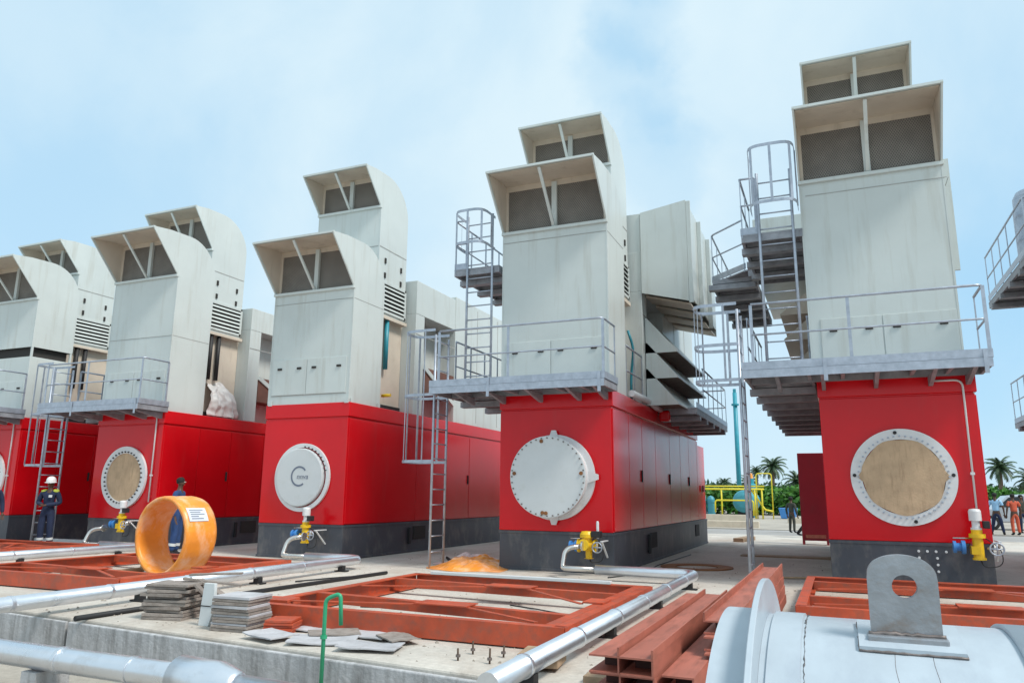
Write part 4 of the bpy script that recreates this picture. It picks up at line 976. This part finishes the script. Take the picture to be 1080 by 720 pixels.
def person(loc, rz, label, cat='person', H=1.72, arms=None, legs=None, suit='navy', trousers=None, helmet=None, bare_arms=False, lean=0, tape=False, hivis=False, head_turn=0, group=None):
    """faces local -Y. arms: list of (elbow, wrist) per side; legs: (knee, ankle) per side"""
    k = H / 1.75
    t = thing('person', label, cat, loc, rz, group)
    def S(p): return Vector(p) * k
    A = arms or [((-.27, .02, 1.12), (-.28, -.06, .86)), ((.27, .02, 1.12), (.28, -.06, .86))]
    G = legs or [((-.11, -.02, .50), (-.12, .02, .09)), ((.11, -.02, .50), (.12, .02, .09))]
    b = Sk()
    pel = b.chain([S((0, 0, .93))], [(.135 * k, .10 * k)])
    chest = b.chain([S((0, .0, 1.08)), S((0, -.01 - lean, 1.24)), S((0, -lean, 1.38)), S((0, -lean, 1.46))], [(.125 * k, .095 * k), (.14 * k, .105 * k), (.13 * k, .09 * k), .065 * k], pel)
    neck = b.chain([S((0, -.01 - lean, 1.52))], [.05 * k], chest)
    shoulder = chest - 1
    for sgn, (el, wr) in zip((-1, 1), A):
        w = b.chain([S((sgn * .18, 0 - lean, 1.40)), S(el), S(wr)], [.058 * k, .042 * k, .028 * k], shoulder)
        el, wr = Vector(el), Vector(wr); d = (wr - el).normalized(); side = d.cross(Vector((0, 0, 1)) if abs(d.z) < .8 else Vector((0, 1, 0))).normalized()
        palm = b.chain([S(wr + d * .05)], [.03 * k], w)
        for q in range(4):
            off = side * (.028 - .0187 * q); f0 = wr + d * .08 + off; ln = (.07, .08, .075, .06)[q]
            b.chain([S(f0), S(f0 + d * ln * .5 + Vector((0, -.008, -.01))), S(f0 + d * ln + Vector((0, -.02, -.025)))], [.0095, .009, .008], palm)
        b.chain([S(wr + d * .04 + side * .042), S(wr + d * .075 + side * .06 + Vector((0, -.01, 0)))], [.011, .0095], palm)
    for sgn, (kn, an) in zip((-1, 1), G):
        an_ = Vector(an); f = b.chain([S((sgn * .095, 0, .86)), S(kn), S(an)], [.085 * k, .058 * k, .04 * k], pel)
        b.chain([S(an_ + Vector((0, -.05, -.05))), S(an_ + Vector((0, -.16, -.06)))], [.04 * k, .032 * k], f)
    # head as an extension of the same skeleton
    hd = b.chain([S((0, -.015 - lean, 1.565)), S((0, -.02 - lean, 1.63)), S((0, -.012 - lean, 1.70))], [(.065 * k, .072 * k), (.076 * k, .09 * k), (.062 * k, .075 * k)], neck)
    b.chain([S((0, -.112 - lean, 1.605))], [.013 * k], hd - 1)
    for sgn in (-1, 1): b.chain([S((sgn * .082, 0 - lean, 1.62))], [.016 * k], hd - 1)
    me = skin_mesh(b.v, b.e, b.r); me.materials.append(M['skin']); o = bpy.data.objects.new('body', me); col.objects.link(o); o.parent = t
    hx = S((0, -.02 - lean, 1.63))
    for sgn in (-1, 1):
        e = MB(); e.lathe([(.010, 0), (.007, .006), (0, .008)], hx + Vector((sgn * .030, -.083, .005)), (0, -1, 0), 10); e.build('eye', M['helmet'], o)
    e = MB(); e.bar(hx + Vector((-.022, -.078, -.055)), hx + Vector((.022, -.078, -.055)), .01, .008); e.build('mouth', M['redshirt'], o)
    # clothes
    c = Sk(); g2 = .016
    p2 = c.chain([S((0, 0, .95))], [(.15 * k, .118 * k)])
    ch = c.chain([S((0, 0, 1.08)), S((0, -.01 - lean, 1.24)), S((0, -lean, 1.385)), S((0, -lean, 1.455))], [(.145 * k, .115 * k), (.158 * k, .124 * k), (.145 * k, .108 * k), .07 * k], p2)
    for sgn, (el, wr) in zip((-1, 1), A):
        el, wr = Vector(el), Vector(wr); sh_ = Vector((sgn * .185, -lean, 1.40))
        if bare_arms: c.chain([S(sh_), S(sh_.lerp(el, .75))], [.072 * k, .066 * k], ch - 1)
        else: c.chain([S(sh_), S(el), S(wr)], [.075 * k, .06 * k, .046 * k], ch - 1)
    if not trousers:
        for sgn, (kn, an) in zip((-1, 1), G): c.chain([S((sgn * .10, 0, .86)), S(kn), S(Vector(an) + Vector((0, 0, .0)))], [.104 * k, .082 * k, .068 * k], p2)
    cm = skin_mesh(c.v, c.e, c.r); cm.materials.append(M[suit]); cl = bpy.data.objects.new('coverall' if not trousers else 'shirt', cm); col.objects.link(cl); cl.parent = t
    if trousers:
        c = Sk(); p2 = c.chain([S((0, 0, .97))], [(.142 * k, .112 * k)]); p3 = c.chain([S((0, 0, .90))], [(.15 * k, .115 * k)], p2)
        for sgn, (kn, an) in zip((-1, 1), G): c.chain([S((sgn * .10, 0, .84)), S(kn), S(an)], [.10 * k, .075 * k, .06 * k], p3)
        tm = skin_mesh(c.v, c.e, c.r); tm.materials.append(M[trousers]); q = bpy.data.objects.new('trousers', tm); col.objects.link(q); q.parent = t
    for sgn, (kn, an) in zip((-1, 1), G):
        an_ = Vector(an); c = Sk(); c.chain([S(an_ + Vector((0, .01, .06))), S(an_ + Vector((0, 0, -.02))), S(an_ + Vector((0, -.06, -.05))), S(an_ + Vector((0, -.18, -.06)))], [.055 * k, .055 * k, (.05 * k, .042 * k), (.044 * k, .03 * k)])
        bm_ = skin_mesh(c.v, c.e, c.r); bm_.materials.append(M['blackcloth']); q = bpy.data.objects.new('boot', bm_); col.objects.link(q); q.parent = t
        if tape:
            P = Vector(kn).lerp(an_, .62); d = (an_ - Vector(kn)).normalized()
            MB().lathe([(.079, -.03), (.081, -.03), (.078, .03), (.076, .03)], S(P), d, 20).build('reflective_band', M['reflect'], cl)
    if hivis:
        for sgn in (-1, 1):
            MB().lathe([(.0, .018), (.06, .01), (.072, -.02)], S((sgn * .15, -.01 - lean, 1.455)), (sgn * .25, -.3, 1), 16).build('shoulder_patch', M['hivis'], cl)
        MB().box(.04, .12, -.150 - lean, -.138 - lean, 1.24, 1.30).build('chest_badge', M['reflect'], cl)
    if helmet:
        h = MB(); h.lathe([(.112, 0), (.113, .03), (.104, .075), (.078, .115), (.04, .135), (0, .14)], hx + Vector((0, 0, .035)), (0, -.12, 1), 28)
        h.lathe([(.112, .0), (.135, -.006), (.135, -.012), (.1, -.004)], hx + Vector((0, -.018, .035)), (0, -.12, 1), 28); q = h.build('hard_hat', M[helmet], t)
    else:
        h = MB(); h.lathe([(.083, -.03), (.091, .01), (.086, .055), (.06, .09), (0, .105)], hx + Vector((0, .016, .012)), (0, .25, 1), 24); h.build('hair', M['hair'], t)
    if head_turn:
        pass
    return t
clasp = [((-.27, .02, 1.13), (-.07, -.22, 1.10)), ((.27, .02, 1.13), (.03, -.24, 1.08))]
person((-18.0, -.75, 0), R(30), 'worker in navy coverall and white hard hat standing hands together by a ladder', H=1.70, arms=clasp, suit='navy', helmet='helmet', tape=True, hivis=True)
person((-19.25, -1.4, 0), R(70), 'worker in yellow hard hat cut off by the left picture edge', H=1.72, suit='navy', helmet='yhelmet')
person((-13.65, -.75, 0), R(115), 'bareheaded person in blue coverall behind the labelled orange ring', H=1.74, suit='navy2', tape=True)
walk = [((-.11, -.14, .50), (-.12, -.12, .09)), ((.11, .06, .50), (.12, .30, .16))]
person((-1.72, 21.2, 0 - .05), R(150), 'distant person in dark clothes standing in the gap beside the dark red panel', H=1.5, suit='olive', trousers='olive')
person((-.95, 15.9, 0), R(75), 'person in blue shirt striding behind the dark red panel', H=1.62, suit='lightblue', trousers='blackcloth', legs=[((-.1, -.2, .52), (-.1, -.36, .14)), ((.1, .1, .48), (.1, .38, .16))])
person((6.2, 23.6, -.02), R(165), 'person in light blue shirt standing by the silver car at right', H=1.72, suit='lightblue', trousers='navy', bare_arms=True, legs=[((-.14, 0, .5), (-.2, 0, .09)), ((.14, 0, .5), (.24, -.02, .09))])
person((6.85, 23.7, -.02), R(195), 'person in red shirt at the right picture edge', H=1.68, suit='redshirt', trousers='redshirt', bare_arms=True)

person((5.55, 24.6, -.02), R(120), 'person in white shirt half hidden by the plywood-fronted unit', H=1.7, suit='helmet', trousers='blackcloth', bare_arms=True)
person((7.6, 26.2, -.02), R(10), 'person in dark shirt standing behind the one in red', H=1.66, suit='olive', trousers='navy', bare_arms=True)
# ------------------------------------------------------------------ car
t = thing('parked_car', 'silver car parked behind the people at the right edge', 'car', (8.2, 30.2, -.02), 0)
prof = [(-2.1, .35), (-2.12, .75), (-2.0, .95), (-1.15, 1.05), (-.55, 1.62), (.2, 1.70), (1.5, 1.66), (2.0, 1.1), (2.12, .9), (2.1, .35)]
m = MB(); m.prism(prof, -.86, .86, 'y'); bd = m.build('body', M['carpaint'], t, bevel=.08, seg=3)
for y in (-.868, .862):
    MB().prism([(-1.0, 1.08), (-.5, 1.54), (.1, 1.6), (.1, 1.06)], y, y + .006, 'y').build('window', M['glass'], bd)
    MB().prism([(.18, 1.06), (.18, 1.6), (1.4, 1.56), (1.8, 1.1)], y, y + .006, 'y').build('window', M['glass'], bd)
    for x in (-1.3, 1.35):
        w_ = MB(); w_.lathe([(0, -.09), (.22, -.09), (.34, -.08), (.34, .08), (.22, .09), (0, .09)], (x, y * .95, .34), (0, 1, 0), 28); wh = w_.build('wheel', M['tyre'], t)
        MB().lathe([(0, .10), (.2, .095), (.21, .08)], (x, y * .95, .34), (0, -1 if y < 0 else 1, 0), 20).build('rim', M['silver'], wh)
for y in (-.6, .6): MB().box(-2.14, -2.08, y - .15, y + .15, .7, .82).build('headlight', M['glass'], bd)

# ------------------------------------------------------------------ far plant, walls, vegetation
def wall(x0, x1, y, h, label, mt='cream'):
    tag(MB().box(x0, x1, y, y + .3, -.04, h).build('low_wall', M[mt], bevel=.02), label, 'wall')
wall(-14, -3.4, 24.6, .28, 'nearer low cream wall beyond the slab, ending at a gap')
wall(-14, -4.8, 32, .42, 'farther low cream wall below the yellow pipework')
wall(-2.6, 4, 33, .3, 'low cream wall right of the gap, beneath the green bushes')
t = thing('pipe_rack', 'yellow pipework frame standing in front of the teal vessel', 'pipework', (-6.3, 40, 0))
m = MB(); m.tube([(-6, 0, 1.95), (1.9, 0, 1.95)], .06, 10); m.tube([(-6, .4, 2.15), (1.9, .4, 2.15)], .045, 10); m.build('header_pipe', M['lemon'], t)
for x in (-4.5, -.9, 1.3, 1.75): MB().tube([(x, 0, 0), (x, 0, 2.0)], .055, 10).build('post', M['lemon'], t)
m = MB(); m.tube(arc_pts([(-1.3, -.3, .4), (-1.3, -.3, 1.2), (1.2, -.3, 1.2), (1.2, -.3, .2)], .2), .055, 10); m.build('loop_pipe', M['lemon'], t)
m = MB(); m.tube(arc_pts([(1.4, .2, 0), (1.4, .2, 3.0), (2.4, .2, 3.0), (2.4, .2, 0)], .2), .04, 8); m.build('vent_loop', M['lemon'], t)
m = MB(); m.tube(arc_pts([(1.0, .1, 2.0), (1.9, .1, .6), (2.4, .1, .5)], .1), .06, 8); m.build('diagonal_pipe', M['lemon'], t)
t = thing('pressure_vessel', 'round teal vessel end behind the yellow pipework', 'vessel', (-5.95, 42, 0))
MB().lathe([(0, -.25), (.45, -.2), (.72, -.05), (.78, .1), (.78, 3.5), (.4, 3.8), (0, 3.85)], (0, 0, 1.12), (0, 1, 0), 40).build('shell', M['tealtank'], t); MB().box(-.5, .5, .5, 1.0, -.04, .5).build('saddle', M['dark'], t); MB().box(-.5, .5, 2.5, 3.0, -.04, .5).build('saddle', M['dark'], t)
for k, (x, h, r_) in enumerate(((-8.6, 1.7, .28), (-8.0, 1.55, .26), (-9.3, 1.65, .3))):
    t = thing('filter_vessel', 'upright teal vessel, %s beside the yellow pipework' % ['middle one of the group', 'nearest', 'leftmost of the group'][k], 'vessel', (x, 40.5, -.04), group='upright teal vessels beside the pipework')
    MB().lathe([(0, 0), (r_, 0), (r_, h - .25), (r_ * .7, h - .08), (0, h)], (0, 0, 0), (0, 0, 1), 24).build('shell', M['tealtank'], t); MB().lathe([(r_ + .05, 0), (r_ + .05, .06), (0, .06)], (0, 0, h * .7), (0, 0, 1), 24).build('flange', M['tealtank'], t)
t = thing('valve_tree', 'teal valve tree with an orange cap rising behind the vessel', 'valve', (-5.6, 44, 0)); MB().lathe([(.12, 0), (.12, 1.9), (.4, 1.9), (.4, 2.3), (.2, 2.4), (.2, 2.75), (0, 2.8)], (0, 0, 0), (0, 0, 1), 16).build('stem', M['teal'], t); MB().lathe([(.15, 2.75), (.1, 3.1), (0, 3.15)], (0, 0, 0), (0, 0, 1), 12).build('cap', M['orange'], t)
t = thing('blue_skip', 'blue open skip standing beyond the walls near the distant person', 'skip', (-3.1, 42, -.04)); MB().prism([(-.45, .05), (.45, .05), (.6, .75), (-.6, .75)], 0, 1.6, 'y').build('skip_body', M['blue'], t, bevel=.02)
# crane boom and mast seen against the sky
t = thing('crane_boom', 'teal crane mast rising into the sky between the two right-hand units', 'mast', (-9.45, 70, -.44))
MB().tube([(0, 0, 0), (0, 0, 13.0)], [.26, .22], 14).build('mast', M['teal'], t); MB().lathe([(.4, 0), (.4, .18), (0, .2)], (0, 0, 11.6), (0, 0, 1), 16).build('collar', M['teal'], t); MB().box(-.15, .15, -.15, .15, 13, 13.4).build('cap', M['teal'], t)
for x in (-.5, .5): MB().bar((x * 2.4, .3, .1), (0, 0, 3.0), .14, .14).build('brace', M['teal'], t)

def palm(x, y, h, cr, label, seed):
    rnd = random.Random(seed); t = thing('palm_tree', label, 'palm', (x, y, -.1), rnd.uniform(0, 6), group='palms beyond the site')
    bend = rnd.uniform(-.05, .05)
    m = MB(); m.tube([(bend * h * (k / 8) ** 2, 0, h * k / 8) for k in range(9)], [.26 - .012 * k + (.06 if k == 0 else 0) for k in range(9)], 10); m.build('trunk', M['trunk'], t)
    top = Vector((bend * h, 0, h)); f = MB()
    for q in range(36):
        a = q * 2.399 + rnd.uniform(-.2, .2); el = R(82 - q * 3.3 + rnd.uniform(-6, 6)); L = cr * rnd.uniform(.85, 1.1); dh = Vector((math.cos(a), math.sin(a), 0)); P = []; p = top.copy(); e = el
        for s_ in range(12):
            P.append(p.copy()); p = p + (dh * math.cos(e) + Vector((0, 0, 1)) * math.sin(e)) * L / 11; e -= R(5.0 + s_ * .55)
        side = Vector((-dh.y, dh.x, 0))
        f.tube(P, [.05 * (1 - k / 13) for k in range(12)], 4)
        for s_ in range(1, 12):
            for w in range(2):
                b0 = P[s_ - 1].lerp(P[s_], w / 2 + .2); d = (P[s_] - P[s_ - 1]).normalized(); ll = L * .24 * math.sin(PI * (s_ + .8) / 13) ** .6
                for sg in (-1, 1):
                    tip = b0 + (side * sg * .75 + d * .65 + Vector((0, 0, -.45 + rnd.uniform(-.15, .15)))) * ll
                    n = d * .055 * cr / 1.8
                    f.add([b0 - n, b0 + n, tip], [(0, 1, 2)])
    f.build('crown', M['palm'], t); return t
palm(-6.45, 75, 4.9, 1.75, 'tallest palm with a full round crown, right of the ladder pole', 1)
palm(-4.2, 78, 3.3, 1.85, 'lower palm with a full crown, between the tall palm and the dark red panel', 2)
palm(-9.7, 92, 4.9, 1.1, 'slender small palm left of the ladder pole', 3)
palm(-10.6, 90, 3.4, 1.6, 'short bushy palm left of the slender small one', 9)
palm(-13.6, 90, 3.3, 1.2, 'short palm next to the end of the drum-fronted unit', 4)
palm(-12.4, 96, 2.9, 1.0, 'smallest palm, just right of the short one by the unit end', 5)
palm(14.6, 72, 4.5, 1.6, 'palm at the right-hand edge beyond the parked car', 7)
palm(17.6, 75, 3.4, 1.7, 'lower palm farther right beyond the parked car', 8)
def foliage(name, x0, x1, y0, y1, hfun, n, size, mt, seed):
    rnd = random.Random(seed); m = MB()
    for k in range(n):
        x = rnd.uniform(x0, x1); y = rnd.uniform(y0, y1); h = hfun(x, y); z = h * rnd.random() ** .6
        d = Vector((rnd.gauss(0, 1), rnd.gauss(0, 1), rnd.gauss(0, 1) + .6)).normalized(); u = d.orthogonal().normalized(); u.rotate(Matrix.Rotation(rnd.uniform(0, 6), 3, d)); v = d.cross(u); s_ = size * rnd.uniform(.6, 1.4); c = Vector((x, y, z))
        m.add([c - u * s_, c + v * s_ * .45, c + u * s_, c - v * s_ * .45], [(0, 1, 2, 3)])
    return tag(m.build(name, mt), kind='stuff')
hf = lambda x, y: 2.1 + .55 * noise.noise(Vector((x * .35, y * .3, 1))) + .35 * noise.noise(Vector((x * 1.1, y, 4)))
o = foliage('bushes', -24, 20, 52, 58, hf, 26000, .25, M['bush'], 5); o['label'] = 'band of green bushes beyond the site'; o['category'] = 'bushes'
hf2 = lambda x, y: 3.2 + .9 * noise.noise(Vector((x * .12, y * .1, 7))) + .5 * noise.noise(Vector((x * .5, y * .4, 2)))
o = foliage('woodland', -70, 60, 95, 105, hf2, 12000, .42, M['bush2'], 6); o['label'] = 'distant line of trees on the horizon'; o['category'] = 'trees'

# ------------------------------------------------------------------ camera
cd = bpy.data.cameras.new('camera'); cam = bpy.data.objects.new('camera', cd); col.objects.link(cam); sc.camera = cam
rt = Vector((0.91893885, 0.39428725, 0.00943138)); upv = Vector((0.07100429, -0.18891282, 0.97942347)); fw = Vector((-0.3879559, 0.89936061, 0.20159542))
mx = Matrix((rt, upv, -fw)).transposed().to_4x4(); mx.translation = Vector((.2022, -13.7474, 1.4017)); cam.matrix_world = mx
cd.sensor_width = 36; cd.lens = 786.57 / 1080 * 36; cd.clip_start = .05; cd.clip_end = 3000

# ------------------------------------------------------------------ light
az = Vector((.85, -.22, 1.15)).normalized()
sd = bpy.data.lights.new('sun', 'SUN'); sd.energy = 2.15; sd.angle = R(14); sd.color = (1, .95, .88); so = bpy.data.objects.new('sun', sd); col.objects.link(so); so.rotation_euler = az.to_track_quat('Z', 'Y').to_euler(); so.location = (20, -10, 30)
w = bpy.data.worlds.new('World'); sc.world = w; w.use_nodes = True; nt = w.node_tree; L = nt.links.new
bg = nt.nodes['Background']; sky = nt.nodes.new('ShaderNodeTexSky'); sky.sky_type = 'NISHITA'; sky.sun_disc = False
sky.sun_elevation = math.asin(az.z); sky.sun_rotation = math.atan2(az.x, az.y); sky.dust_density = .4; sky.air_density = 1.0; sky.ozone_density = 3
tc = nt.nodes.new('ShaderNodeTexCoord')
def wn(ty, **kw):
    n = nt.nodes.new(ty)
    for k_, v_ in kw.items(): setattr(n, k_, v_)
    return n
def wm(op, a, b_=None, c_=None):
    n = wn('ShaderNodeMath', operation=op)
    for i_, q in enumerate((a, b_, c_)):
        if q is None: continue
        if isinstance(q, (int, float)): n.inputs[i_].default_value = q
        else: L(q, n.inputs[i_])
    return n.outputs[0]
nd = wn('ShaderNodeTexNoise'); nd.inputs['Scale'].default_value = 5; nd.inputs['Detail'].default_value = 7; nd.inputs['Roughness'].default_value = .6; L(tc.outputs['Generated'], nd.inputs['Vector'])
off = wn('ShaderNodeVectorMath', operation='MULTIPLY_ADD'); L(nd.outputs['Color'], off.inputs[0]); off.inputs[1].default_value = (.22,) * 3; off.inputs[2].default_value = (-.11,) * 3
vadd = wn('ShaderNodeVectorMath', operation='ADD'); L(tc.outputs['Generated'], vadd.inputs[0]); L(off.outputs[0], vadd.inputs[1])
vn = wn('ShaderNodeVectorMath', operation='NORMALIZE'); L(vadd.outputs[0], vn.inputs[0])
def blob(dx, dy, inner, outer):
    """clear patch of sky round a world direction, edges broken up by noise"""
    d = (fw + rt * dx + upv * dy).normalized()
    dt = wn('ShaderNodeVectorMath', operation='DOT_PRODUCT'); L(vn.outputs[0], dt.inputs[0]); dt.inputs[1].default_value = d
    mr = wn('ShaderNodeMapRange', interpolation_type='SMOOTHSTEP'); mr.inputs['From Min'].default_value = math.cos(R(outer)); mr.inputs['From Max'].default_value = math.cos(R(inner)); L(dt.outputs['Value'], mr.inputs['Value'])
    return mr.outputs[0]
n1 = wn('ShaderNodeTexNoise'); n1.inputs['Scale'].default_value = 2.3; n1.inputs['Detail'].default_value = 9; n1.inputs['Roughness'].default_value = .55; n1.inputs['Distortion'].default_value = .3; L(tc.outputs['Generated'], n1.inputs['Vector'])
base = wn('ShaderNodeMapRange', interpolation_type='SMOOTHSTEP'); base.inputs['From Min'].default_value = .36; base.inputs['From Max'].default_value = .62; base.inputs['To Min'].default_value = .74; base.inputs['To Max'].default_value = 1.0; L(n1.outputs['Fac'], base.inputs['Value'])
cov = base.outputs[0]
for dx, dy, a_, b_, amt in ((.17, .44, 1, 5.5, .27), (.155, .35, 1, 5, .27), (.17, .24, 1, 5, .24), (.19, .56, 1, 6, .3), (-.75, .35, 5, 24, .24), (.72, .18, 4, 20, .24), (.75, -.02, 3, 16, .16)):
    cov = wm('SUBTRACT', cov, wm('MULTIPLY', blob(dx, dy, a_, b_), amt))
cov = wm('MAXIMUM', cov, .3)
mxn = wn('ShaderNodeMix', data_type='RGBA'); L(cov, mxn.inputs['Factor']); mxs = wn('ShaderNodeMix', data_type='RGBA'); mxs.inputs['Factor'].default_value = .75; L(sky.outputs[0], mxs.inputs['A']); mxs.inputs['B'].default_value = (1.7, 4.3, 6.5, 1); L(mxs.outputs['Result'], mxn.inputs['A']); mxn.inputs['B'].default_value = (4.75, 5.85, 6.45, 1)
L(mxn.outputs['Result'], bg.inputs['Color']); bg.inputs['Strength'].default_value = .1
sc.view_settings.view_transform = 'Standard'; sc.view_settings.look = 'None'; sc.view_settings.exposure = .62; sc.view_settings.gamma = 1
sc.cycles.max_bounces = 8; sc.cycles.use_denoising = True
